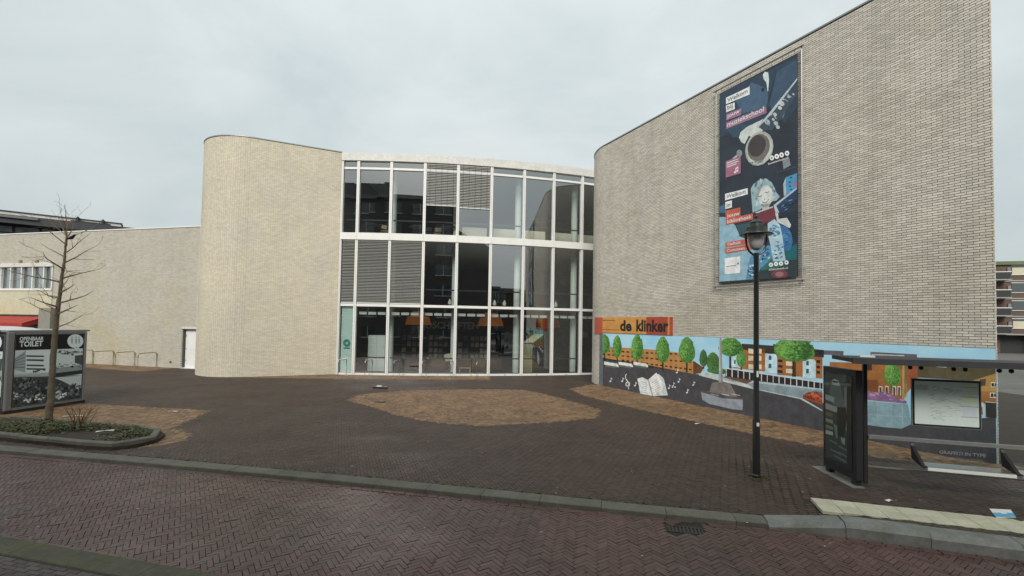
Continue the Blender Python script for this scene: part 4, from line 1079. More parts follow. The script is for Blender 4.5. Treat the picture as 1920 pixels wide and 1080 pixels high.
for zz in (.92, Z1 + 1.0, Z3 + .78):
    for (xa, xb) in zip(MX, MX[1:]):
        b = MB(); b.bar(pt(xa + .09, zz, -.28), pt(xb - .09, zz, -.28), .075, .05); b.build('guard_rail', MT['dark'], lib)
for (xa, xb) in zip(MX[1:], MX[2:]):                      # pale grille boxes under the first floor edge
    b = MB()
    for q in range(3):
        u0 = xa + .12 + q * (xb - xa - .24) / 3; u1 = u0 + (xb - xa - .24) / 3 - .09
        b.bar(pt(u0, Z1 - .36, -.3), pt(u1, Z1 - .36, -.3), .15, .08)
    b.build('grille', MT['white'], lib)
b = MB()                                                    # cream parapet on the upper floor
for xa, xb in zip(MX[4:], MX[5:]):
    b.bar(pt(xa + .3, Z3 + .42, -1.1), pt(xb - .1, Z3 + .42, -1.1), .62, .1)
b.build('low_wall', MT['cream'], lib)
# small metal feet under the glass front
for i, x in enumerate(MX[1:-1]):
    b = MB(); b.lathe(pt((x + MX[i + 2]) / 2, .05, .104), [(.0, 0), (.03, 0), (.03, .02), (0, .02)], 8); b.build('drain_cap', MT['dark'], facade)

# ---- blinds
def blind(xa, xb, zt, zb, sp, tilt, label, m_, off=.075, cords=0):
    A_, B_ = pt(xa, 0), pt(xb, 0)
    t = (B_ - A_).normalized(); n_ = Vector((t.y, -t.x, 0)); L_ = (B_ - A_).length - .20
    o0 = A_ + t * .10 + n_ * off
    th = thing('window_blind', o0 + t * (L_ / 2) + Vector((0, 0, zb)), label, 'blind', 'venetian blinds on the glass front')
    b = MB(); b.obox(o0 - n_ * .025 + Vector((0, 0, zt - .07)), t * L_, n_ * .05, (0, 0, .07)); b.build('head_rail', m_, th)
    b = MB(); b.obox(o0 - n_ * .02 + Vector((0, 0, zb)), t * L_, n_ * .04, (0, 0, .045)); b.build('bottom_rail', MT['white'], th)
    proto = None
    z = zb + .045 + sp * .6
    while z < zt - .09:
        if proto is None:
            d_ = n_ * .034 * math.cos(tilt) + Vector((0, 0, -.034 * math.sin(tilt)))
            b = MB(); b.add([o0 - d_, o0 + t * L_ - d_, o0 + t * L_ + d_, o0 + d_, o0 - d_ + Vector((0, 0, .004)), o0 + t * L_ - d_ + Vector((0, 0, .004)), o0 + t * L_ + d_ + Vector((0, 0, .004)), o0 + d_ + Vector((0, 0, .004))],
                            [(3, 2, 1, 0), (4, 5, 6, 7), (0, 1, 5, 4), (1, 2, 6, 5), (2, 3, 7, 6), (3, 0, 4, 7)])
            proto = b.build('slat', m_, th); o = proto
        else:
            o = proto.copy(); COL.objects.link(o)
        o.location = (0, 0, z + rng.normal(0, .003))
        z += sp
    for q in range(cords):
        p = o0 + t * L_ * (q + .5) / cords
        b = MB(); b.bar(p + n_ * .036 + Vector((0, 0, zb)), p + n_ * .036 + Vector((0, 0, zt)), .012, .004, t); b.build('ladder_tape', MT['dark'], th)
    return th
lower = 'fully lowered grey slat blind below the middle floor edge'
blind(MX[0] + .02, MX[1], Z2 - .01, Z1 + .16, .082, R(40), 'narrow lowered grey slat blind next to the yellowish tower', MT['slat'])
blind(MX[1], MX[2], Z2 - .01, Z1 + .16, .082, R(40), 'wide lowered grey slat blind beside the narrow one', MT['slat'])
blind(MX[2], MX[3], Z2 - .01, Z1 + .16, .082, R(40), 'wide lowered grey slat blind with a white column behind it', MT['slat'])
blind(MX[3], MX[4], ZF - .02, Z3 + 1.62, .088, R(42), 'half lowered top floor blind nearer the yellowish tower', MT['slat_l'], cords=5)
blind(MX[4], MX[5], ZF - .02, Z3 + 1.55, .088, R(42), 'half lowered top floor blind nearer the mural wing', MT['slat_l'], cords=5)
bl = blind(MX[0] + .02, MX[1], Z1 - .03, Z0 + .02, .058, R(55), 'pale green closed blind with round teal logo on the ground floor', mat('pale_green_slat', (.62, .76, .73), .5), off=-.07)
teal = mat('teal_print', (.03, .28, .22), .5)
c = pt(-8.98, 1.72, -.02)
b = MB(); b.add([c + Vector((.19 * math.cos(a), 0, .19 * math.sin(a))) * f for a in [i * math.pi / 10 for i in range(20)] for f in (1,)] if 0 else
                [c + Vector((r * math.cos(i * math.pi / 10), -.002, r * math.sin(i * math.pi / 10))) for i in range(20) for r in (.085, .19)],
                [(2 * i, 2 * i + 1, (2 * i + 3) % 40, (2 * i + 2) % 40) for i in range(20)])
b.build('logo', teal, bl)
b = MB(); b.obox(c + Vector((-.17, -.002, -.3)), (.36, 0, 0), (0, .002, 0), (0, 0, .05)); b.build('logo_text', teal, bl)

# ================================================================ mural, sign, banner
WO = S0 - nW * 0                                        # wall origin: along = from curve to street
P0 = S0
def wp(s, z, off=0.):
    return S0 + tW * s + nW * off + Vector((0, 0, z))
mural = thing('mural', wp(7, 0), 'painted street mural with green trees and open book along brick wing', 'mural')
b = MB(); b.obox(wp(0.0, 0.0, -.02), tW * 13.985, nW * .022, (0, 0, 2.545)); b.build('plaster_base', mat('mural_sky', srgb('7ab4d4', 1.25), .6, var=.12, scale=1.3, col2=srgb('9fc8d8', 1.25)), mural)
# the strip that bends round the corner
b = MB()
for i in range(3):
    a0_, a1_ = aW0 - i * .035, aW0 - (i + 1) * .035
    q = [Vector((Cw.x + (RW + .013) * math.cos(a), Cw.y + (RW + .013) * math.sin(a), 0)) for a in (a0_, a1_)]
    b.add([q[0], q[1], q[1] + Vector((0, 0, 2.545)), q[0] + Vector((0, 0, 2.545))], [(1, 0, 3, 2)])
tag(b.build('corner_strip', mat('mural_edge', srgb('5a6670', 1.2), .6, var=.3, scale=3), mural))
print_sheet(MURAL_ART, 'painting', P_MURAL, mural, wp(0, 0, .004), tW, nW, k=1.15, step=.0014, clip=(.0, 13.98, -.02, 2.54))

sign = thing('name_sign', wp(2, 2.56), 'orange and red sign reading de klinker above the mural', 'sign')
so = mat('orange_board', srgb('c98a3c', 1.2), .55, var=.25, scale=2.5, grime=.1)
sr = mat('red_board', srgb('a8402a', 1.2), .55, var=.2, scale=3, grime=.1)
for s0_, s1_, m_ in ((-.0, 3.05, so), (3.052, 4.3, sr), (4.302, 4.40, so), (4.402, 4.56, sr)):
    b = MB(); b.obox(wp(s0_, 2.562, .001), tW * (s1_ - s0_), nW * .03, (0, 0, .74)); b.build('board', m_, sign)
b = MB()
for i in range(5):
    a0_, a1_ = aW0 - i * .062, aW0 - (i + 1) * .062
    q = [Vector((Cw.x + r * math.cos(a), Cw.y + r * math.sin(a), 2.50)) for r in (RW + .008, RW + .036) for a in (a0_, a1_)]
    b.add(q + [v + Vector((0, 0, .80)) for v in q], [(3, 2, 6, 7), (4, 5, 7, 6), (1, 0, 2, 3), (0, 4, 6, 2), (1, 3, 7, 5)])
b.build('curved_board', mat('red_end_board', srgb('b04a34', 1.2), .5, var=.1, scale=3), sign)
text('de', wp(1.32, 2.66, .033), tW, .80, .50, MT['black'], 'lettering', sign, nW, bold=.036)
text('klinker', wp(2.43, 2.67, .033), tW, 1.92, .52, MT['black'], 'lettering', sign, nW, bold=.036)
for s1_, z in ((.95, 3.14), (1.24, 2.70)):
    b = MB(); b.obox(wp(.02, z, .032), tW * s1_, nW * .004, (0, 0, .018)); b.build('line', MT['leather'], sign)
b = MB(); b.obox(pt(4.5, 2.15, .5) + Vector((.15, -.2, 0)), (.35, .1, 0), (-.02, .05, 0), (0, 0, .32)); 
tag(b.build('small_plate', MT['white']), 'small white plate on the glass front behind red board', 'sign')

ban = thing('banner', wp(8.25, 4.4), 'tall printed banner with saxophone and reading girl on brick wall', 'banner')
b = MB(); b.obox(wp(6.84, 4.47, .085), tW * 2.85, nW * .012, (0, 0, 6.85)); b.build('cloth', mat('banner_cloth', srgb('20262f', 1.2), .5, var=.15, scale=1.2, col2=srgb('2a3644', 1.2)), ban)
print_sheet(BANNER_ART, 'print', P_PRINT, ban, wp(0, 0, .099), tW, nW, k=1.05, step=.0014, clip=(6.845, 9.685, 4.475, 11.315))
tw_ = mat('banner_white', (.68, .68, .68), .5); tg_ = mat('banner_grey', (.16, .17, .18), .5)
for body, s, z, w, h, m_ in (('Welkom', 7.18, 10.85, .80, .14, tg_), ('bij', 7.18, 10.54, .22, .19, tg_), ('jouw', 7.18, 10.24, .5, .17, tw_), ('muziekschool', 7.18, 9.96, 1.4, .17, tw_),
                             ('Welkom', 7.15, 7.43, .76, .14, tg_), ('in', 7.16, 7.12, .15, .14, tg_), ('jouw', 7.18, 6.70, .5, .17, tw_), ('bibliotheek', 7.18, 6.54, .96, .13, tw_),
                             ('Taalhuis', 7.17, 5.76, .55, .10, tw_), ('Cursussen', 7.17, 5.54, .7, .10, tw_), ('kunstenhuis.nl', 8.73, 8.15, .66, .07, tw_), ('bibliotheek.nl', 8.76, 4.74, .62, .06, tw_)):
    text(body, wp(s, z, .099 + .0014 * 8), tW, w, h, m_, 'lettering', ban, nW, bold=.012)
for s in (6.68, 9.81):
    b = MB(); b.tube([wp(s, 4.30, .09), wp(s, 11.5, .09)], .022, 8); b.build('pole', MT['galv'], ban)
for z in (4.36, 11.46):
    b = MB(); b.tube([wp(6.60, z, .13), wp(9.90, z, .13)], .026, 8); b.build('rail', MT['galv'], ban)
for s in (6.68, 9.81):
    for i in range(12):
        z = 4.7 + i * .57
        b = MB(); b.tube([wp(s, z, .09), wp(s + (.17 if s < 8 else -.13), z, .092)], .006, 5); b.build('tie', MT['dark'], ban)
        if i % 3 == 0:
            b = MB(); b.tube([wp(s, z, 0), wp(s, z, .1)], .014, 6); b.build('bracket', MT['galv'], ban)
for i in range(8):
    for z0_, z1_ in ((11.31, 11.46), (4.36, 4.48)):
        b = MB(); b.tube([wp(6.95 + i * .38, z0_, .095), wp(6.95 + i * .38, z1_, .13)], .006, 5); b.build('tie', MT['dark'], ban)
# ================================================================ low wing with the shop
LO = Vector((-19.25, 27.4, 0)); LD = Vector((.9698, -.2437, 0)); LN = Vector((-.2437, -.9698, 0))
lp = lambda s, z, off=0.: LO + LD * s + LN * off + Vector((0, 0, z))
low = thing('low_brick_building', lp(-6, 0), 'low weathered pale brick building with ribbon window and red awning', 'building')
LH = 8.24
S_L, S_R = -19.5, 2.6
HD = (.10, 1.30, -1, 2.28); HWn = (-20, -10.4, 4.55, 6.29); HSh = (-20, -10.75, -1, 2.95)
ss = sorted({S_L, S_R, HD[0], HD[1], HWn[1], HSh[1]}); zs = sorted({-.1, HD[3], HWn[2], HWn[3], HSh[3], LH})
b = MB()
for s0_, s1_ in zip(ss, ss[1:]):
    for z0_, z1_ in zip(zs, zs[1:]):
        c_ = ((s0_ + s1_) / 2, (z0_ + z1_) / 2)
        if any(h[0] < c_[0] < h[1] and h[2] < c_[1] < h[3] for h in (HD, HWn, HSh)):
            continue
        b.obox(lp(s0_, z0_, -.4), LD * (s1_ - s0_), LN * .4, (0, 0, z1_ - z0_))
wall = b.build('wall', MT['mortar_l'], low)
quads_mesh('bricks', brick_verts(bricks(None, S_L, S_R, 0, LH, holes=[HD, HWn, HSh, (-20, -10.38, 2.9, 4.56)]), straight(LO, LD, LN), .006), MT['brick_o'], wall, 'stuff')
b = MB(); b.obox(lp(S_L, LH, -.5), LD * (S_R - S_L), LN * .54, (0, 0, .06)); b.build('coping', MT['white'], low)
b = MB(); b.obox(lp(S_L, -.05, -9), LD * (S_R - S_L), LN * 8.4, (0, 0, LH)); b.build('core', MT['dim'], low)
b = MB(); b.obox(lp(S_L, 2.96, .001), LD * (-10.42 - S_L), LN * .03, (0, 0, 1.59)); b.build('plaster_band', MT['plaster'], low)
# door
b = MB(); b.obox(lp(.16, .03, -.22), LD * 1.06, LN * .05, (0, 0, 2.2)); door = b.build('door', mat('white_door', (.62, .63, .66), .45, var=.05), low)
for z0_, z1_ in ((.25, .95), (1.12, 2.0)):
    b = MB(); b.obox(lp(.30, z0_, -.168), LD * .8, LN * .006, (0, 0, z1_ - z0_)); b.build('door_panel', MT['white'], door)
for z in (.42, 1.1, 1.85):
    b = MB(); b.obox(lp(.13, z, -.19), LD * .1, LN * .04, (0, 0, .07)); b.build('hinge', MT['galv'], door)
b = MB(); b.obox(lp(.1, 0, -.22), LD * 1.2, LN * .3, (0, 0, .03)); b.build('threshold', MT['white'], low)
b = MB(); b.obox(lp(.04, 2.285, -.1), LD * 1.3, LN * .125, (0, 0, .13)); b.build('lintel', MT['white_dirty'], low)
b = MB(); b.obox(lp(-.75, .28, .008), LD * .12, LN * .02, (0, 0, .1)); b.build('vent', MT['dark'], low)
b = MB(); b.obox(lp(1.12, 0, .0), LD * .1, LN * .05, (0, 0, LH)); b.build('wall_return', MT['brick_o'], low)  # narrow brick return of the wall beside the tower
# ribbon window
b = MB(); b.obox(lp(S_L, 6.06, -.02), LD * (-10.36 - S_L), LN * .13, (0, 0, .25)); rw = b.build('window', MT['white_dirty'], low)
b = MB(); b.obox(lp(S_L, 4.52, -.02), LD * (-10.42 - S_L), LN * .10, (0, 0, .14)); b.build('sill', MT['white'], rw)
ms = [-19.1, -18.1, -17.1, -16.1, -15.1, -14.2, -13.2, -12.2, -11.2, -10.46]
for s in ms:
    b = MB(); b.obox(lp(s - .04, 4.66, -.06), LD * .08, LN * .12, (0, 0, 1.4)); b.build('mullion', MT['white'], rw)
for s0_, s1_ in zip(ms, ms[1:]):
    b = MB(); b.obox(lp(s0_, 4.6, -.10), LD * (s1_ - s0_), LN * .01, (0, 0, 1.5)); b.build('pane', MT['pane'], rw)
cu = mat('net_curtain', (.26, .27, .25), .9)
for i, (s, w) in enumerate(((-15.0, .5), (-14.1, .35), (-13.0, .5), (-12.1, .6), (-18, .6), (-16.2, .4))):
    b = MB()
    for q in range(6):
        b.obox(lp(s + q * w / 6, 4.62, -.28 - .03 * (q % 2)), LD * (w / 6), LN * .01, (0, 0, 1.5))
    b.build('curtain', cu, rw)
b = MB(); b.obox(lp(-17.5, 4.7, -.28), LD * 1.2, LN * .01, (0, 0, 1.0)); b.build('curtain', cu, rw)
for s in (-13.4, -11.9):
    b = MB(); b.obox(lp(s, 6.31, .02), LD * .16, LN * .1, (0, 0, .2)); b.build('bracket', MT['brass'], low)
# shop below: pier, dark front, red awning
b = MB(); b.obox(lp(-10.72, 0, .0), LD * 1.02, LN * .5, (0, 0, 3.4)); b.build('pier', mat('pier_concrete', (.24, .23, .20), .85, var=.2, scale=1.5, grime=.2), low)
b = MB(); b.obox(lp(S_L, 0, -.3), LD * (-10.75 - S_L), LN * .02, (0, 0, 2.95)); b.build('shop_front', MT['winglass'], low)
b = MB(); b.obox(lp(S_L, 2.87, .03), LD * (-10.75 - S_L), LN * .06, (0, 0, .07)); b.build('awning_box', MT['dark'], low)
b = MB()
a0_, a1_ = lp(S_L, 2.84, .06), lp(-10.82, 2.84, .06); c0_, c1_ = lp(S_L, 2.42, 1.25), lp(-10.82, 2.42, 1.25)
dn = Vector((0, 0, -.26))
b.add([a0_, a1_, c1_, c0_, c0_ + dn, c1_ + dn, a1_ + dn * 1.5], [(0, 1, 2, 3), (3, 2, 5, 4), (1, 6, 5, 2)])
aw = b.build('awning', MT['red_awning'], low)
for i in range(12):
    q0, q1 = a0_ + (a1_ - a0_) * i / 11, c0_ + (c1_ - c0_) * i / 11
    b = MB(); b.tube([q0 + Vector((0, 0, .012)), q1 + Vector((0, 0, .012))], .012, 5); b.build('rib', mat('awning_rib', (.50, .09, .06), .6) if i == 0 else bpy.data.materials['awning_rib'], aw)

# ================================================================ long building behind
r0, r1 = Vector((-54, 35.8, 0)), Vector((-29, 55.2, 0))
rd = (r1 - r0).normalized(); rn = Vector((rd.y, -rd.x, 0))
rp = lambda s, z, off=0.: r0 + rd * s + rn * off + Vector((0, 0, z))
RL = (r1 - r0).length
rear_sky_glass = mat('rear_sky_glass', (.20, .23, .25), .12, spec=.8, var=.5, scale=1.2)  # pale base colour stands in for the sky mirrored in these panes
rear = thing('long_dark_building', rp(RL / 2, 0), 'long dark roofed building with window strip behind the low wall', 'building')
b = MB(); b.obox(rp(0, 0, -9), rd * RL, rn * 8.7, (0, 0, 11.3)); b.build('wall', mat('dark_cladding', (.05, .05, .055), .7, var=.2, scale=.5), rear)
b = MB(); b.obox(rp(0, 11.15, -9.5), rd * (RL + .5), rn * 10.3, (0, 0, .75)); b.build('roof_edge', MT['slate'], rear)
b = MB(); b.obox(rp(0, 11.62, .81), rd * 12.5, rn * .15, (0, 0, .2)); b.build('gutter', MT['grey_metal'], rear)
for i in range(12):
    s = .4 + i * 1.75
    if s > 20:
        break
    b = MB(); b.obox(rp(s, 9.4, -.28), rd * 1.55, rn * .04, (0, 0, 1.6)); w_ = b.build('window', rear_sky_glass, rear)
    b = MB()
    b.obox(rp(s - .1, 10.35, -.24), rd * 1.75, rn * .05, (0, 0, .12)); b.obox(rp(s - .14, 9.3, -.24), rd * .14, rn * .08, (0, 0, 1.8))
    b.build('frame', MT['dark'], w_)
b = MB(); b.obox(rp(9.6, 9.3, -.24), rd * .12, rn * .2, (0, 0, 1.85)); b.build('downpipe', MT['white_dirty'], rear)
b = MB(); b.obox(rp(7.0, 11.9, -4.4), rd * 11.2, rn * 2, (0, 0, .75)); b.build('penthouse', MT['white_dirty'], rear)
b = MB(); b.obox(rp(6.9, 12.65, -4.5), rd * 11.4, rn * 2.2, (0, 0, .08)); b.build('penthouse_edge', MT['slate'], rear)
b = MB(); b.obox(rp(14.4, 11.9, -2.35), rd * 3.0, rn * .6, (0, 0, .5)); b.build('rooftop_unit', MT['dark'], rear)
for s in (14.9, 16.8):
    b = MB(); b.lathe(rp(s, 12.4, -2.1), [(.14, 0), (.14, .25), (.22, .27), (0, .5)], 8); b.build('roof_vent', MT['dark'], rear)

# ================================================================ flats far down the side street
f0, f1 = Vector((62, 72, 0)), Vector((96, 60, 0))
fd = (f1 - f0).normalized(); fnn = Vector((fd.y, -fd.x, 0))
fp = lambda s, z, off=0.: f0 + fd * s + fnn * off + Vector((0, 0, z))
flat = thing('apartment_building', fp(15, 0), 'distant brown brick flats with stacked balconies beyond the wing corner', 'building')
bb_ = mat('brown_brick', (.115, .075, .058), .85, var=.2, scale=.8, grime=.2)
b = MB(); b.obox(fp(-4, 2.6, -10), fd * 40, fnn * 10, (0, 0, 10.2)); b.build('wall', bb_, flat)
b = MB(); b.obox(fp(-4, -.1, -9), fd * 40, fnn * 7.5, (0, 0, 2.8)); b.build('ground_floor', MT['dark'], flat)
b = MB(); b.obox(fp(-4.2, 12.8, -10.2), fd * 40.4, fnn * 10.5, (0, 0, .5)); b.build('roof', mat('green_roof', (.10, .13, .07), .8, var=.2, scale=.5), flat)
for i in range(9):
    b = MB(); b.obox(fp(-3 + i * 4.2, 0, -.6), fd * .45, fnn * .45, (0, 0, 2.6)); b.build('pillar', bb_, flat)
for z in (2.55, 5.15, 7.75, 10.35):
    b = MB(); b.obox(fp(-4, z, .002), fd * 40, fnn * .12, (0, 0, .2)); b.build('band', MT['galv'], flat)
for r_ in range(4):
    z = 2.75 + r_ * 2.6
    for i in range(9):
        s = -1.2 + i * 4.2
        b = MB(); b.obox(fp(s, z + .8, .004), fd * 2.3, fnn * .03, (0, 0, 1.35)); w_ = b.build('window', MT['winglass'], flat)
        b = MB(); b.obox(fp(s - .08, z + 2.15, .004), fd * 2.46, fnn * .09, (0, 0, .1)); b.obox(fp(s - .08, z + .72, .004), fd * 2.46, fnn * .12, (0, 0, .09)); b.build('frame', MT['white_dirty'], w_)
        if (i + r_) % 3 == 0:
            b = MB(); b.obox(fp(s + .05, z + .82, .04), fd * 2.2, fnn * .02, (0, 0, 1.0)); b.build('curtain', MT['plaster'], w_)
# the balcony stack at the corner
for r_ in range(4):
    z = 2.75 + r_ * 2.6
    b = MB(); b.obox(fp(7.2, z - .12, .02), fd * 3.4, fnn * 1.6, (0, 0, .16)); bal = b.build('balcony', MT['galv'], flat)
    b = MB(); b.obox(fp(7.3, z + .1, 1.5), fd * 3.2, fnn * .06, (0, 0, .95)); b.build('balustrade', MT['dark'], bal)
    b = MB(); b.obox(fp(7.2, z + 1.05, 1.46), fd * 3.4, fnn * .12, (0, 0, .09)); b.build('handrail', MT['white'], bal)
    b = MB(); b.obox(fp(10.2, z, 1.2), fd * .35, fnn * .3, (0, 0, 1.7)); b.build('screen', MT['grey_metal'], bal)
# a lower hedge of houses beside it, so that the street goes on
h2 = thing('brick_house', (118, 66, 0), 'distant brick house further along the side street', 'building')
b = MB(); b.box(100, 130, 62, 76, -.1, 8); b.build('wall', bb_, h2)
b = MB(); b.add([(99.5, 61.5, 8), (130.5, 61.5, 8), (130.5, 76.5, 8), (99.5, 76.5, 8), (99.5, 69, 12.5), (130.5, 69, 12.5)], [(0, 1, 5, 4), (2, 3, 4, 5), (1, 2, 5), (3, 0, 4), (3, 2, 1, 0)]); b.build('roof', MT['slate'], h2)

# ================================================================ buildings across the street (seen in the glass)
def opposite(x0, x1, y, h, rows_, cols_, label, m_, top=None):
    th = thing('apartment_block', ((x0 + x1) / 2, y, 0), label, 'building')
    b = MB(); b.box(x0, x1, y - 12, y, -.1, h); b.build('wall', m_, th)
    b = MB(); b.box(x0 - .3, x1 + .3, y - 12.3, y + .5, h, h + .5); b.build('roof_edge', MT['grey_metal'], th)
    if top:
        b = MB(); b.box(x0 + top[0], x1 - top[1], y - 11, y - 2.5, h + .5, h + .5 + top[2]); b.build('penthouse', MT['dim'], th)
    fh = h / rows_
    for r_ in range(rows_):
        for c in range(cols_):
            cx = x0 + (c + .5) * (x1 - x0) / cols_
            w = (x1 - x0) / cols_ * .3
            b = MB(); b.box(cx - w, cx + w, y + .003, y + .04, r_ * fh + .9, r_ * fh + fh - .5); w_ = b.build('window', MT['winglass'], th)
            b = MB(); b.box(cx - w - .1, cx + w + .1, y + .003, y + .1, r_ * fh + .78, r_ * fh + .9); b.box(cx - .05, cx + .05, y + .042, y + .08, r_ * fh + .9, r_ * fh + fh - .5); b.build('sill', MT['white_dirty'], w_)
    return th
gb = mat('grey_brick', (.085, .082, .075), .85, var=.15, scale=.6)
blk = opposite(-46, 1, -14, 20, 7, 13, 'grey brick apartment block across the street, mirrored in the glass front', gb, (8, 14, 2.5))
b = MB(); b.add([(x, y, z) for y in (-14.2, -25) for x, z in ((1.05, -.1), (10.5, -.1), (10.5, 13.5), (1.05, 18.2))], [(3, 2, 1, 0), (4, 5, 6, 7), (1, 2, 6, 5), (2, 3, 7, 6), (0, 4, 7, 3), (0, 1, 5, 4)]); b.build('sloping_end', gb, blk)
opposite(14, 40, -30, 9, 3, 5, 'brown brick house row across the street, mirrored in the glass front', bb_)

# ================================================================ things inside the hall
def drum_lamp(x, y, z, m_, label):
    th = thing('pendant_lamp', (x, y, z), label, 'lamp', 'drum lamps in the reading room')
    b = MB(); b.lathe((x, y, z), [(.80, 0), (.66, .5), (.36, .52), (.36, .82), (.33, .82), (.33, .55), (.63, .47), (.77, 0)], 26); b.build('lamp_shade', m_, th, smooth=True)
    b = MB(); b.tube([(x, y, z + .5), (x, y, Z1 + .05)], .01, 6); b.build('cable', MT['dark'], th)
drum_lamp(-5.75, 28.9, 2.75, MT['orange'], 'orange drum lamp above the magazine lettering')
drum_lamp(-1.30, 29.0, 2.75, MT['orange'], 'orange drum lamp behind the post beside the magazine shelves')
drum_lamp(2.35, 30.2, 2.70, MT['redshade'], 'dark red drum lamp above the slanted display')
def pendant(x, y, z, label):
    th = thing('small_pendant', (x, y, z), label, 'lamp', 'white pendants on the middle floor')
    b = MB(); b.lathe((x, y, z), [(0, 0), (.10, .03), (.12, .12), (.05, .3), (.02, .36)], 14); b.build('lamp_shade', MT['paper'], th, smooth=True)
    b = MB(); b.tube([(x, y, z + .3), (x, y, Z2)], .008, 5); b.build('cable', MT['dark'], th)
for (x, y), w_ in zip(((-3.75, 28.2), (-1.06, 28.4), (-.47, 28.5), (2.7, 29)), ('first', 'second', 'third', 'fourth')):
    pendant(x, y, 3.98, w_ + ' small white pendant from the slat blinds on the middle floor')
mag_m = [mat('magazine_%d' % i, c, .5) for i, c in enumerate(((.5, .5, .48), (.30, .33, .34), (.42, .36, .28), (.2, .25, .3), (.55, .53, .5)))]
def shelf(x, y, w, label):
    th = thing('magazine_rack', (x + w / 2, y, .06), label, 'shelf', 'magazine racks under the lettering')
    b = MB(); b.box(x, x + w, y, y + .06, .06, 2.1); b.build('back_panel', MT['dark'], th)
    for r_ in range(4):
        z = .55 + r_ * .4
        b = MB(); b.box(x, x + w, y - .22, y - .002, z - .03, z); b.build('shelf_board', MT['wood'] if r_ == 0 else MT['dim'], th)
        n = int(w / .3)
        for i in range(n):
            if rng.random() < .12:
                continue
            p = Vector((x + (i + .12) * w / n, y - .17, z + .004))
            b = MB(); b.obox(p, (w / n * .74, 0, 0), (0, .012, 0), (0, .1, .27 + rng.random() * .05)); b.build('magazine', mag_m[int(rng.integers(5))], th)
shelf(-7.2, 30.9, 1.35, 'magazine rack behind the white column')
shelf(-5.45, 31.0, 1.3, 'magazine rack with loose covers left of the full rack')
shelf(-3.95, 31.0, 1.15, 'full magazine rack right below the lettering end')
shelf(-2.7, 31.0, 1.2, 'magazine rack below the second orange lamp')
cab = thing('white_cabinet', (-7.75, 27.2, .06), 'white double door cabinet behind the ground floor glass', 'cabinet')
for i in range(2):
    b = MB(); b.box(-8.22 + i * .485, -7.745 + i * .485, 27.0, 27.4, .07, 2.12); b.build('door', MT['column'], cab)
def armchair(x, y, rz, label, m_=None):
    th = thing('armchair', (x, y, .06), label, 'armchair', 'armchairs in the reading room')
    m_ = m_ or MT['leather']
    c, s = math.cos(rz), math.sin(rz)
    ex, ey = Vector((c, s, 0)), Vector((-s, c, 0))
    o = Vector((x, y, .06))
    def bx_(n_, a0, a1, b0, b1, z0, z1):
        q = MB(); q.obox(o + ex * a0 + ey * b0 + Vector((0, 0, z0)), ex * (a1 - a0), ey * (b1 - b0), (0, 0, z1 - z0)); q.build(n_, m_, th, bevel=.05)
    bx_('seat', -.26, .26, -.3, .25, .12, .42); bx_('backrest', -.40, .40, .255, .42, .1, .82)
    bx_('arm', -.40, -.265, -.32, .25, .1, .62); bx_('arm', .265, .40, -.32, .25, .1, .62)
armchair(-5.55, 27.6, 2.6, 'brown armchair behind the first orange lamp bay')
armchair(-4.2, 27.5, 3.1, 'brown armchair below the magazine lettering')
armchair(-2.0, 27.9, 3.4, 'brown armchair between two posts of the glass front')
armchair(-.85, 28.3, 2.9, 'brown armchair beside the white column')
cush = thing('cushion', (-3.6, 27.35, .5), 'pale green cushion leaning beside the brown armchair', 'cushion')
b = MB(); b.obox((-3.85, 27.3, .62), (.42, .05, .08), (-.02, .12, .03), (-.05, .05, .42)); b.build('cover', mat('cushion_cloth', (.42, .43, .33), .9, var=.3, scale=9), cush, bevel=.05)
st = thing('display_stand', (1.3, 28.1, .06), 'olive display stand with sloping top behind the glass', 'stand')
b = MB(); b.box(.75, 1.25, 27.75, 28.1, .06, 1.72); b.build('post', MT['olive'], st)
b = MB(); b.add([(.72, 27.7, 1.80), (1.28, 27.7, 1.80), (1.95, 28.4, 2.28), (1.40, 28.4, 2.28), (.72, 27.7, 1.86), (1.28, 27.7, 1.86), (1.95, 28.4, 2.34), (1.40, 28.4, 2.34)], [(3, 2, 1, 0), (4, 5, 6, 7), (0, 1, 5, 4), (1, 2, 6, 5), (2, 3, 7, 6), (3, 0, 4, 7)]); b.build('sloping_top', mat('olive_top', (.40, .40, .26), .6), st)
bx_ = thing('low_bench', (-2.75, 27.35, .06), 'low pale wooden box bench at the foot of the glass', 'bench')
b = MB(); b.box(-3.0, -2.3, 27.0, 27.3, .30, .36); b.build('seat', MT['wood'], bx_)
for x in (-2.98, -2.38):
    b = MB(); b.box(x, x + .06, 27.02, 27.28, .06, .30); b.build('leg', MT['wood'], bx_)
def table(x, y, z, label, r_=.5):
    th = thing('round_table', (x, y, z), label, 'table', 'round tables on the top floor')
    b = MB(); b.lathe((x, y, z), [(0, .72), (r_, .72), (r_, .75), (0, .75)], 24); b.build('table_top', MT['dark'], th)
    b = MB(); b.lathe((x, y, z), [(.03, .72), (.03, .03), (.28, .02), (.28, 0)], 16); b.build('pedestal', MT['dark'], th)
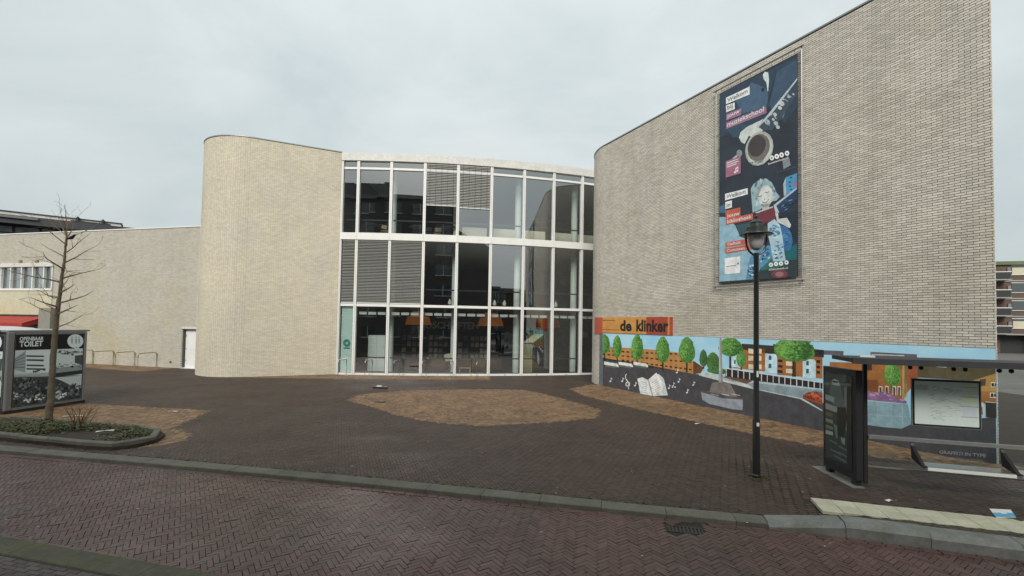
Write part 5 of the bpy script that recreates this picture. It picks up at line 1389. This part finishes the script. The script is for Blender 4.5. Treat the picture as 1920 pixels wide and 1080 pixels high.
def chair(x, y, z, rz, label, m_):
    th = thing('cafe_chair', (x, y, z), label, 'chair', 'chairs on the top floor')
    c, s = math.cos(rz), math.sin(rz)
    ex, ey, o = Vector((c, s, 0)), Vector((-s, c, 0)), Vector((x, y, z))
    b = MB(); b.obox(o - ex * .22 - ey * .22 + Vector((0, 0, .43)), ex * .44, ey * .44, (0, 0, .035)); b.build('seat', m_, th)
    b = MB(); b.obox(o - ex * .22 + ey * .20 + Vector((0, 0, .62)), ex * .44, ey * .03, ey * .04 + Vector((0, 0, .24))); b.build('backrest', m_, th)
    for a in (-1, 1):
        for q in (-1, 1):
            b = MB(); b.tube([o + ex * .2 * a + ey * .2 * q, o + ex * .19 * a + ey * .19 * q + Vector((0, 0, .43 if q < 0 else .8))], .014, 5); b.build('leg', MT['dark'], th)
tz = Z3 - .02
table(-8.1, 26.9, tz, 'dark round table behind the top floor corner glass'); table(-5.6, 27.2, tz, 'dark round table in front of the top floor column'); table(-3.7, 27.3, tz, 'dark round table under the half lowered blinds')
for x, y, a, l, m_ in ((-7.5, 27.2, .6, 'pale wooden chair by the corner table on the top floor', MT['wood']), (-8.6, 27.5, -.5, 'dark chair by the corner table on the top floor', MT['dark']), (-5.0, 27.6, .3, 'dark chair beyond the top floor column table', MT['dark']),
                       (-4.5, 27.7, 0, 'wooden chair between the two top floor tables', MT['wood']), (-3.3, 27.9, .2, 'wooden chair under the half lowered blinds', MT['wood']), (-2.7, 27.6, -.4, 'dark chair under the half lowered blinds', MT['dark'])):
    chair(x, y, tz, a, l, m_)
# ================================================================ street furniture
# ---- lamp
lx, ly = 4.762, 9.144
lz = float(level(lx, ly))
lamp = thing('street_lamp', (lx, ly, lz), 'black street lamp with hood and frosted globe in front of the banner', 'lamp')
b = MB(); b.lathe((lx, ly, lz), [(.085, 0), (.085, .05), (.066, .07), (.066, 1.1), (.052, 1.14), (.046, 4.22), (.05, 4.24), (.05, 4.34), (.0, 4.34)], 18); post = b.build('post', MT['black'], lamp, smooth=True)
for z, h, w in ((1.93, .12, .09), (.99, .07, .045)):
    b = MB()
    for i in range(4):
        a0_, a1_ = -1.95 + i * .2, -1.75 + i * .2
        r_ = .0675 if z < 1.1 + lz else .0525
        b.add([(lx + r_ * math.cos(a), ly + r_ * math.sin(a), lz + zz) for a, zz in ((a0_, z), (a1_, z), (a1_, z + h), (a0_, z + h))], [(0, 1, 2, 3)])
    b.build('sticker', MT['paper'], post)
for sgn in (-1, 1):
    b = MB(); b.tube([(lx + sgn * r_, ly, z) for r_, z in ((.0, 4.33), (.07, 4.345), (.145, 4.41), (.19, 4.52), (.205, 4.66), (.205, 4.74))], .02, 8); b.build('yoke_arm', MT['black'], lamp, smooth=True)
b = MB(); b.lathe((lx, ly, 0), [(0, 4.425), (.05, 4.43), (.10, 4.47), (.135, 4.57), (.148, 4.70), (.148, 4.745)], 24); b.build('globe', mat('frosted_globe', (.42, .41, .40), .25, spec=.6, var=.1, scale=8), lamp, smooth=True)
b = MB(); b.lathe((lx, ly, 0), [(.14, 4.735), (.29, 4.722), (.305, 4.73), (.30, 4.742), (.21, 4.782), (.185, 4.80), (.183, 4.87), (.15, 4.885), (.115, 4.90), (.11, 4.955), (.125, 4.965), (.115, 4.985), (.05, 5.03), (.02, 5.04), (.0, 5.045)], 30); hood = b.build('hood', MT['green_black'], lamp, smooth=True)
b = MB(); b.lathe((lx, ly, 0), [(.012, 5.04), (.012, 5.06), (.026, 5.075), (.03, 5.095), (.02, 5.115), (0, 5.12)], 12); b.build('finial', MT['green_black'], hood, smooth=True)

# ---- bus shelter
K = Vector((.9565, -.2918, 0)); KN = Vector((-.2918, -.9565, 0))        # along the stop, towards the road
sb = Vector((6.49, 8.72, .1))
kp = lambda s, z, off=0.: sb + K * s + KN * off + Vector((0, 0, z - .1))
sh = thing('bus_shelter', sb, 'dark bus shelter with advert case, map and narrow bench by kerb', 'shelter')
SL = 5.6
b = MB(); b.obox(kp(-.44, 2.345, -.12), K * (SL + .5), KN * .95, (0, 0, .075)); roof = b.build('roof', MT['satin'], sh, bevel=.01)
b = MB(); b.obox(kp(-.44, 2.325, .84), K * (SL + .5), KN * .05, (0, 0, .10)); b.build('roof_edge', MT['satin'], roof)
b = MB(); b.obox(kp(-.20, 2.425, .45), K * .22, KN * .07, (0, 0, .03)); b.build('roof_plate', MT['paper'], roof)
for s in (.02, 2.48, 4.94):
    b = MB(); b.obox(kp(s, .1, -.03), K * .06, KN * .06, (0, 0, 2.25)); b.build('post', MT['dark'], sh)
for s0_, s1_ in ((.09, 1.25), (1.27, 2.45), (2.56, 3.7), (3.72, 4.9)):
    b = MB(); p0_, p1_ = kp(s0_, .42), kp(s1_, .42); u_ = Vector((0, 0, 1.88))
    b.add([p0_, p1_, p1_ + u_, p0_ + u_], [(0, 1, 2, 3)]); b.build('glass_pane', MT['clear'], sh)
    b = MB(); b.obox(kp(s0_, .40, -.012), K * (s1_ - s0_), KN * .024, (0, 0, .02)); b.build('pane_edge', MT['galv'], sh)
b = MB(); b.obox(kp(.08, .925, .005), K * (SL - .6), KN * .06, (0, 0, .06)); b.build('lean_rail', MT['galv'], sh)
for i in range(4):
    for q in (0, .1):
        b = MB(); b.lathe(kp(.62 + i * .62 + q * 1.6, 2.22, .3), [(0, 0), (.032, .015), (.035, .05), (.02, .08)], 10); b.build('lamp', MT['black'], sh)
# map case
b = MB(); b.obox(kp(.735, 1.215, .04), K * 1.0, KN * .03, (0, 0, .84)); mc = b.build('map_case', MT['galv'], sh)
b = MB(); b.obox(kp(.752, 1.23, .071), K * .966, KN * .008, (0, 0, .81)); b.build('black_border', MT['black'], mc)
MAP = []
rm = random.Random(3)
for i in range(90):
    x, z, w = rm.uniform(.98, 1.40), rm.uniform(1.34, 1.93), rm.uniform(.01, .09)
    t = rm.uniform(-.35, .35)
    MAP.append((1, rm.choice(('6c7674', '5a6668', '94a09e')), 'p', [[x, z, x + w, z + w * t, x + w, z + w * t + .004, x, z + .004]]))
MAP += [(1, 'a8b4b2', 'p', [[.79, 1.86, .98, 1.86, .98, 1.95, .79, 1.95]]), (2, '8a9896', 'p', [[.81, 1.87, .83, 1.87, .83, 1.885, .81, 1.885], [.91, 1.87, .94, 1.87, .94, 1.885, .91, 1.885]]),
        (1, 'c9cf6a', 'p', [[1.48, 1.76, 1.63, 1.76, 1.63, 1.79, 1.48, 1.79]]), (1, 'c3cfaa', 'p', [[1.48, 1.90, 1.64, 1.90, 1.64, 1.93, 1.48, 1.93], [1.46, 1.68, 1.66, 1.68, 1.66, 1.74, 1.46, 1.74]]),
        (1, 'b9c0cc', 'p', [[1.46, 1.44, 1.66, 1.44, 1.66, 1.58, 1.46, 1.58]]), (2, '4f5a5c', 'p', [[1.44, z, 1.68, z, 1.68, z + .006, 1.44, z + .006] for z in (1.42, 1.60, 1.765, 1.935)])]
print_sheet(MAP, 'network_map', P_POSTER, mc, kp(0, .1, .080) - Vector((0, 0, .1)), K, KN, base=(.775, 1.695, 1.255, 2.015, 'bccac6'), k=1.2)
# bench
for s in (.72, 2.0, 3.28):
    b = MB(); b.add([kp(s, .93, .03), kp(s + .02, .62, .03), kp(s + .02, .56, .40), kp(s + .0, .585, .44), kp(s, .86, .07)], [(0, 1, 2, 3, 4)])
    v = [Vector(q) for q in b.v]; b.add([q + K * .05 for q in v], [(4, 3, 2, 1, 0)])
    for i in range(5):
        j = (i + 1) % 5; b.add([v[i], v[j], v[j] + K * .05, v[i] + K * .05], [(0, 1, 2, 3)])
    b.build('bench_bracket', MT['dark'], sh)
for s in (.79, 2.07, 3.35):
    b = MB(); b.obox(kp(s, .575, .12), K * 1.19, KN * .32 , (0, 0, .022)); b.build('seat', MT['steel'], sh)
    b = MB(); b.obox(kp(s, .535, .425), K * 1.19, KN * .03, (0, 0, .05)); b.build('seat_edge', MT['white'], sh)
text('GRAFFITI IN TYPE', kp(1.16, .74, .004), K, .66, .06, mat('etched_grey', (.17, .17, .18), .6), 'lettering', sh, KN, bold=.02)
# advert case closing the end
g2 = Vector((6.218, 8.509, .1)); pd = Vector((-.067 * -1 * .998, .998, 0)).normalized(); pnn = Vector((-pd.y, pd.x, 0))
ad = lambda a, z, off=0.: g2 + pd * a + pnn * off + Vector((0, 0, z - .1))
b = MB(); b.obox(ad(-.02, .19, -.12), pd * 1.0, pnn * .12, (0, 0, 1.98)); case = b.build('advert_case', MT['dark'], sh, bevel=.012)
for a in (.02, .80):
    b = MB(); b.obox(ad(a, .08, -.11), pd * .12, pnn * .10, (0, 0, .12)); b.build('foot', MT['dark'], case)
b = MB(); b.obox(ad(.09, .32, .001), pd * .80, pnn * .006, (0, 0, 1.74)); b.build('poster_backing', MT['black'], case)
SC = .9655
ADV = [(l, c, k_, [[v * SC if i % 2 == 0 else EYE - (EYE - v) * SC for i, v in enumerate(it)] for it in items]) for l, c, k_, items in ADVERT_ART]
print_sheet(ADV, 'poster', P_POSTER, case, ad(0, 0.1, .008) - Vector((0, 0, .1)), pd, pnn, k=.75, step=.0008, clip=(.10, .88, .33, 2.05))
b = MB(); p0_ = ad(.07, .30, .017); b.add([p0_, p0_ + pd * .84, p0_ + pd * .84 + Vector((0, 0, 1.78)), p0_ + Vector((0, 0, 1.78))], [(0, 1, 2, 3)]); b.build('front_glass', MT['case_glass'], case)
# sill strip of light concrete below the case
b = MB(); b.obox(ad(-.1, .1, -.1) - Vector((0, 0, .03)), pd * 1.3, pnn * .22, (0, 0, .036)); b.build('footing', MT['kerb_new'], sh)

# ---- public toilet
t0 = Vector((-14.76, 13.831, 0)); td = Vector((.183, .983, 0)).normalized(); tnn = Vector((td.y, -td.x, 0))
tp = lambda a, z, off=0.: t0 + td * a + tnn * off + Vector((0, 0, z))
toi = thing('public_toilet', tp(1, 0, -1), 'grey public toilet cabin with black and white photo panels', 'toilet')
t2 = -tnn
b = MB(); b.obox(tp(.02, .06, -.03), td * 2.08, t2 * 2.3, (0, 0, 2.34)); b.build('cabin', MT['grey_metal'], toi)
b = MB(); b.obox(tp(-.05, 2.40, .03), td * 2.24, t2 * 2.5, (0, 0, .055)); b.build('roof', mat('pale_roof', (.24, .24, .24), .6), toi)
b = MB(); b.lathe(tp(.4, 2.455, -1.0), [(.9, 0), (.7, .06), (.3, .1), (0, .11)], 20); b.build('roof_dome', mat('pale_dome', (.5, .5, .49), .5), toi, smooth=True)
b = MB(); b.obox(tp(-.06, 0, .03), td * 2.2, t2 * 2.4, (0, 0, .09)); b.build('plinth', MT['dark'], toi)
for a in (-.05, 2.04):
    b = MB(); b.obox(tp(a, .09, -.06), td * (.16 if a < 0 else .07), tnn * .10, (0, 0, 2.31)); b.build('corner_post', MT['galv'], toi, bevel=.02)
for z in (.09, 2.33):
    b = MB(); b.obox(tp(.115, z, -.01), td * 1.92, tnn * .035, (0, 0, .07)); b.build('frame_rail', MT['galv'], toi)
b = MB(); b.obox(tp(.14, .17, -.02), td * 1.88, tnn * .03, (0, 0, 2.15)); pp_ = b.build('photo_panel', MT['grey_metal'], toi)
print_sheet(TOILET_ART, 'photo', P_POSTER, pp_, tp(0, 0, .012), td, tnn, base=(.15, 2.01, .18, 2.31, '3a3e40'), k=1.1, step=.0009, clip=(.15, 2.01, .18, 2.31))
tw2 = mat('toilet_white', (.72, .76, .75), .5)
text('OPENBAAR', tp(.235, 2.135, .020), td, .62, .12, tw2, 'lettering', pp_, tnn, bold=.03)
text('TOILET', tp(.235, 1.955, .020), td, .60, .17, tw2, 'lettering', pp_, tnn, bold=.035)
# the other face, turned to the road
q_ = lambda a, z, off=0.: t0 + t2 * a - td * (off + .03) + Vector((0, 0, z))
b = MB(); b.obox(q_(.08, .17, 0), t2 * 2.1, -td * .02, (0, 0, 2.15)); p2_ = b.build('photo_panel', MT['grey_metal'], toi)
print_sheet([(l, c, k_, [[2.2 - v if (i % 2 == 0 and k_ == 'p') or (k_ != 'p' and i == 0) else v for i, v in enumerate(it)] for it in items]) for l, c, k_, items in TOILET_ART], 'photo', P_POSTER, p2_, q_(0, 0, .022), t2, -td, base=(.1, 2.15, .18, 2.31, '3a3e40'), k=1.1, step=.0009, clip=(.1, 2.15, .18, 2.31))

# ---- bicycle racks
def hoop(a, b2, h, r_, m_, label, group):
    a, b2 = Vector(a), Vector(b2)
    th = thing('bike_rack', a, label, 'bike rack', group)
    u_ = (b2 - a).normalized(); L_ = (b2 - a).length; c = .11
    pts = [a + Vector((0, 0, -.05)), a + Vector((0, 0, h - c))]
    pts += [a + u_ * (c - c * math.cos(t)) + Vector((0, 0, h - c + c * math.sin(t))) for t in (.4, .8, 1.2, 1.57)]
    pts += [b2 - u_ * (c - c * math.cos(t)) + Vector((0, 0, h - c + c * math.sin(t))) for t in (1.57, 1.2, .8, .4)]
    pts += [b2 + Vector((0, 0, h - c)), b2 + Vector((0, 0, -.05))]
    bb = MB(); bb.tube(pts, r_, 10); bb.build('hoop', m_, th, smooth=True)
    for p in (a, b2):
        bb = MB(); bb.lathe(p, [(.0, .003), (.055, .003), (.055, .009), (r_ + .001, .012)], 12); bb.build('base_ring', m_, th)
for i in range(4):
    x = -25.95 + i * 1.615
    y = 27.4 - .2513 * (x + 19.25) - 1.22
    hoop((x, y, 0), (x + .22, y + 1.1, 0), .86, .024, MT['brass'], ('yellowish hoop rack partly hidden by the toilet cabin', 'third yellowish hoop rack from the white door', 'second yellowish hoop rack from the white door', 'yellowish hoop rack nearest to the white door')[i], 'hoop racks by the low brick wall')
for i, (x, dx) in enumerate(((-8.94, .18), (-7.55, .17), (-6.07, .15), (-4.6, .10), (-3.12, .04), (-1.77, .02))):
    hoop((x, 24.38, 0), (x + dx, 25.08, 0), .88, .022, MT['steel'], ('steel hoop rack nearest the yellowish tower before the pale blind', 'steel hoop rack in front of the white cabinet', 'third steel hoop rack from the yellowish tower', 'fourth steel hoop rack from the yellowish tower', 'fifth steel hoop rack from the yellowish tower', 'steel hoop rack at the end of the row, farthest from the tower')[i], 'hoop racks by the glass front')

# ---- small things set in or lying on the ground
gt = thing('drain_grate', (GRATE[0], GRATE[1], ROAD_Z), 'dark iron drain grate in the gutter below the kerb', 'drain')
gd_ = Vector((.976, -.216, 0)); ge = Vector((.216, .976, 0))
go = Vector((GRATE[0], GRATE[1], ROAD_Z - .03)) - gd_ * .24 - ge * .13
iron = mat('cast_iron', (.035, .033, .032), .6, var=.3, scale=8)
for a, w, c, l in ((0, .02, 0, .22), (.46, .02, 0, .22), (.02, .44, 0, .02), (.02, .44, .20, .02)):
    b = MB(); b.obox(go + gd_ * a + ge * c, gd_ * w, ge * l, (0, 0, .032)); b.build('frame', iron, gt)
for i in range(8):
    b = MB(); b.obox(go + gd_ * (.045 + i * .053) + ge * .02, gd_ * .026, ge * .18, (0, 0, .028)); b.build('bar', iron, gt)
b = MB(); b.obox(go + Vector((0, 0, -.04)), gd_ * .48, ge * .22, (0, 0, .01)); b.build('pit', MT['black'], gt)
gl = thing('ground_light', (-5.7, 20.57, 0), 'black ground box with white cap in the dark paving', 'ground light')
b = MB(); b.box(-6.0, -5.35, 20.5, 20.62, .0, .07); b.build('case', MT['black'], gl, bevel=.01)
b = MB(); b.box(-5.82, -5.62, 20.48, 20.64, .071, .115); b.build('cap', MT['white'], gl, bevel=.01)
b = MB(); b.box(-5.5, -5.36, 20.5, 20.62, .071, .085); b.build('plate', MT['galv'], gl)
dr = thing('slot_cover', (-4.66, 17.05, 0), 'small dark slot cover in the yellow paving field', 'drain')
b = MB(); b.box(-4.9, -4.50, 16.98, 17.12, 0, .035); b.build('cover', MT['black'], dr, bevel=.01)
bt = thing('blue_leaflet', (7.65, 7.35, .11), 'blue and white printed tile on the ground by bus stop', 'leaflet')
c0, c1, c2, c3 = (Vector((x * SC, y * SC, .112)) for x, y in ((7.636, 7.449), (7.96, 7.462), (8.201, 7.768), (7.883, 7.798)))
b = MB(); b.add([c0, c1, c2, c3] + [q - Vector((0, 0, .01)) for q in (c0, c1, c2, c3)], [(0, 1, 2, 3), (0, 4, 5, 1), (1, 5, 6, 2), (2, 6, 7, 3), (3, 7, 4, 0)]); b.build('sheet', mat('leaflet_white', (.6, .63, .62), .6), bt)
mid = lambda a, b_, t: a + (b_ - a) * t
u1 = Vector((0, 0, .002))
b = MB(); b.add([c0 + u1, c1 + u1, mid(c1, c2, .55) + u1, mid(c0, c3, .5) + u1], [(0, 1, 2, 3)]); b.build('blue_print', mat('leaflet_blue', (.08, .33, .52), .6, var=.2, scale=6), bt)
b = MB(); q = mid(c0, c2, .4) + u1 * 2; b.add([q, q + Vector((.09, .0, 0)), q + Vector((.1, .04, 0)), q + Vector((.02, .05, 0))], [(0, 1, 2, 3)]); b.build('white_mark', MT['paper'], bt)
def scrap(x, y, w, h, rz, z, label, cat='litter'):
    b = MB(); c, s = math.cos(rz) * w, math.sin(rz) * w; c2, s2 = -math.sin(rz) * h, math.cos(rz) * h
    b.add([(x, y, z), (x + c, y + s, z + .006), (x + c + c2, y + s + s2, z + .012), (x + c2, y + s2, z + .003), (x + c * .5, y + s * .5, z + .02)], [(0, 4, 3), (4, 1, 2), (4, 2, 3)])
    return tag(b.build('paper_scrap', MT['paper']), label, cat, 'scraps of litter')
scrap(-9.85, 11.25, .34, .10, .5, .16, 'white paper strip lying in the planting bed'); scrap(-10.6, 14.6, .30, .10, -.1, .012, 'white scrap on the yellow paving beside the toilet')
scrap(-12.9, 13.6, .5, .08, .25, .012, 'long pale strip at the foot of the toilet cabin'); scrap(6.2, 7.75, .10, .07, .3, .112, 'white scrap on the ground under the bench')
scrap(5.55, 14.1, .14, .1, .2, .012, 'white scrap below the boat painted on the mural'); scrap(8.15, 11.3, .16, .1, .4, .012, 'white scrap on the yellow strip below the mural')
n = 230
gx_ = rng.uniform(-12, 7, n); gy_ = rng.uniform(5.2, 16, n) ; sz = rng.uniform(.008, .021, n)
zz = np.where(gy_ > kerb_y(gx_) + .3, level(gx_, gy_) + .004, np.where(gy_ < kerb_y(gx_) - .05, ROAD_Z + .004, .006))
V = np.empty((n, 4, 3))
for i in range(4):
    a = rng.uniform(0, .8, n) + i * 1.57
    V[:, i, 0] = gx_ + np.cos(a) * sz; V[:, i, 1] = gy_ + np.sin(a) * sz * .8; V[:, i, 2] = zz
tag(quads_mesh('litter_specks', V, mat('gum', (.42, .42, .39), .8), None, 'stuff', 4, [(0, 1, 2, 3)]), 'tiny pale specks of gum and petals on the paving', 'litter')

# ================================================================ planting bed with tree
bed = MB(); bed.prism(PLANTER, -.1, .07)
bed = tag(bed.build('planting_bed', MT['soil']), kind='structure')
kerb_run(bed, [(x, y) for x, y in PLANTER[:-1]], .14, .15, -.1, MT['kerb'], L=.9, gap=.006, name='edging_stone', chamfer=.02)
n = 15000
lx_ = rng.uniform(-16, -8.2, n * 2); ly_ = rng.uniform(10.2, 14, n * 2)
inner = [(-19, 13.2), (-11.7, 11.2), (-9.2, 10.6), (-8.62, 10.55), (-8.5, 10.9), (-8.6, 11.4), (-9.1, 11.75), (-9.85, 12.0), (-10.9, 12.2), (-13.55, 12.8), (-19, 14.2)]
ok = in_poly(lx_, ly_, inner)
bare = (np.sin(lx_ * 2.1 + 1) + np.sin(ly_ * 3.3) + rng.normal(0, .5, n * 2)) > (-.35 + 1.7 * np.exp(-((lx_ + 9.9) ** 2 / .5 + (ly_ - 11.4) ** 2 / .12)))
ok &= bare
lx_, ly_ = lx_[ok], ly_[ok]; n = len(lx_)
sz = rng.uniform(.018, .045, n); hz = .075 + rng.random(n) ** 1.6 * .16
V = np.empty((n, 4, 3)); ph = rng.uniform(0, 6.28, n); tl = rng.uniform(-.6, .6, n); tl2 = rng.uniform(-.6, .6, n)
for i, (a, c) in enumerate(((-1, 0), (0, -.55), (1, 0), (0, .55))):
    dx_, dy_ = (a * np.cos(ph) - c * np.sin(ph)) * sz, (a * np.sin(ph) + c * np.cos(ph)) * sz
    V[:, i, 0] = lx_ + dx_; V[:, i, 1] = ly_ + dy_; V[:, i, 2] = hz + dx_ * tl + dy_ * tl2
tag(quads_mesh('ground_cover', V, MT['leaf'], None, 'stuff', 4, [(0, 1, 2, 3)]), 'low dark green ground cover in the planting bed', 'plants')
n = 700                                                     # moss and weeds in the paving joints by the bed and kerb
wx = rng.uniform(-9.2, 9, n); wy = kerb_y(wx) + .34 + np.abs(rng.normal(0, .06, n))
ring = np.arange(n) % 5 == 0                                # and round the foot of the lamp
ra, rr_ = rng.uniform(0, 6.28, n), .075 + np.abs(rng.normal(0, .07, n))
wx = np.where(ring, lx + rr_ * np.cos(ra), wx); wy = np.where(ring, ly + rr_ * np.sin(ra), wy)
wz = level(wx, wy); V = np.empty((n, 4, 3)); s_ = rng.uniform(.008, .022, n)
for i in range(4):
    a = rng.uniform(0, .8, n) + i * 1.57
    V[:, i, 0] = wx + np.cos(a) * s_ * 1.5; V[:, i, 1] = wy + np.sin(a) * s_; V[:, i, 2] = wz + rng.uniform(.003, .016, n)
tag(quads_mesh('joint_moss', V, mat('moss_green', (.055, .06, .022), .9, isl=.4), None, 'stuff', 4, [(0, 1, 2, 3)]), 'moss growing along the kerb joint', 'plants')

tree = thing('bare_tree', (-12.19, 12.52, 0), 'slim leafless tree leaning slightly in the planting bed', 'tree')
tr = random.Random(11)
tk = [(-12.20, 12.5, -.05, .118), (-12.19, 12.5, .12, .108), (-12.16, 12.5, .82, .096), (-12.145, 12.5, 1.94, .084), (-12.118, 12.5, 2.8, .072), (-12.075, 12.5, 3.37, .058), (-12.033, 12.5, 3.94, .047), (-11.976, 12.5, 4.5, .036), (-11.96, 12.5, 5.0, .024), (-12.0, 12.5, 5.5, .012), (-12.05, 12.5, 5.95, .005)]
tp_, tq_ = [], []
for q, w in zip(tk, tk[1:]):
    for i in range(8):
        t = i / 8
        kn = 1 + .10 * tr.random() + (.16 if tr.random() < .12 else 0)
        tp_.append(Vector(q[:3]).lerp(Vector(w[:3]), t) + Vector((tr.uniform(-.006, .006), tr.uniform(-.006, .006), 0))); tq_.append((q[3] + (w[3] - q[3]) * t) * .75 * kn)
b = MB(); b.tube(tp_, tq_, 12); b.build('trunk', MT['bark'], tree, smooth=True)
def trunk_at(z):
    for q, w in zip(tk, tk[1:]):
        if q[2] <= z <= w[2]:
            t = (z - q[2]) / (w[2] - q[2]); return Vector(q[:3]).lerp(Vector(w[:3]), t), q[3] + (w[3] - q[3]) * t
    return Vector(tk[-1][:3]), .01
def grow(bb, p, d_, ln, r_, depth):
    pts, rs = [p], [r_]
    k_ = max(4, int(ln / .12))
    d_ = d_.normalized()
    for i in range(k_):
        d_ = (d_ + Vector((tr.uniform(-.16, .16), tr.uniform(-.16, .16), tr.uniform(-.06, .10)))).normalized()
        p = p + d_ * ln / k_
        pts.append(p); rs.append(r_ * (1 - .85 * (i + 1) / k_))
        if depth and i > 0 and tr.random() < .5:
            side = d_.cross(Vector((tr.uniform(-1, 1), tr.uniform(-1, 1), tr.uniform(-.4, 1)))).normalized()
            grow(bb, p, d_ * .8 + side * .8, ln * tr.uniform(.28, .5), rs[-1] * .62, depth - 1)
    bb.tube(pts, [max(q, .0026) for q in rs], 5 if r_ > .008 else 4)
z, i = 2.95, 0
while z < 5.35:
    p, r_ = trunk_at(z)
    a = i * 2.399 + tr.uniform(-.4, .4)
    dirv = Vector((math.cos(a) * 1.25, math.sin(a), tr.uniform(.1, .45) + (.4 if z > 4.3 else 0)))
    ln = (1.45 - abs(z - 3.9) * .32) * tr.uniform(.55, .9)
    b = MB(); grow(b, p, dirv, ln, min(.026, r_ * .5), 2); b.build('branch', MT['twig'], tree)
    z += tr.uniform(.09, .17); i += 1
for p_, d_, ln in (((-12.12, 12.5, 2.6), (.9, .1, .35), .9), ((-12.1, 12.45, 2.95), (-.9, -.1, .35), 1.1), ((-11.97, 12.5, 5.05), (-.5, .2, .8), .75), ((-11.97, 12.5, 5.2), (.1, 0, 1), .55), ((-11.96, 12.5, 5.0), (.5, .2, .9), .5)):
    b = MB(); grow(b, Vector(p_), Vector(d_), ln, .018, 2); b.build('branch', MT['twig'], tree)
bird = thing('perched_bird', (-11.84, 12.5, 4.95), 'small dark bird perched near the top of the bare tree', 'bird')
b = MB()
prof = [(-.15, .0, .006), (-.10, .012, .016), (-.04, .025, .035), (.02, .045, .045), (.06, .075, .036), (.085, .105, .028), (.11, .122, .026), (.13, .122, .014), (.155, .115, .003)]
b.tube([(-11.84 + x, 12.5, 4.96 + z) for x, z, r_ in prof], [r_ for x, z, r_ in prof], 10); b.build('body', MT['black'], bird, smooth=True)

shrub_m = mat('shrub_twig', (.11, .065, .035), .85, var=.3, scale=6)
shrub = thing('bare_shrub', (-10.85, 11.9, .07), 'small leafless brown shrub in the planting bed', 'shrub')
for i in range(15):
    a = tr.uniform(0, 6.28)
    b = MB(); grow(b, Vector((-10.85 + tr.uniform(-.12, .12), 11.9 + tr.uniform(-.1, .1), .06)), Vector((math.cos(a) * .55, math.sin(a) * .4, 1)), tr.uniform(.45, .8), .013, 2); b.build('stem', shrub_m, shrub)
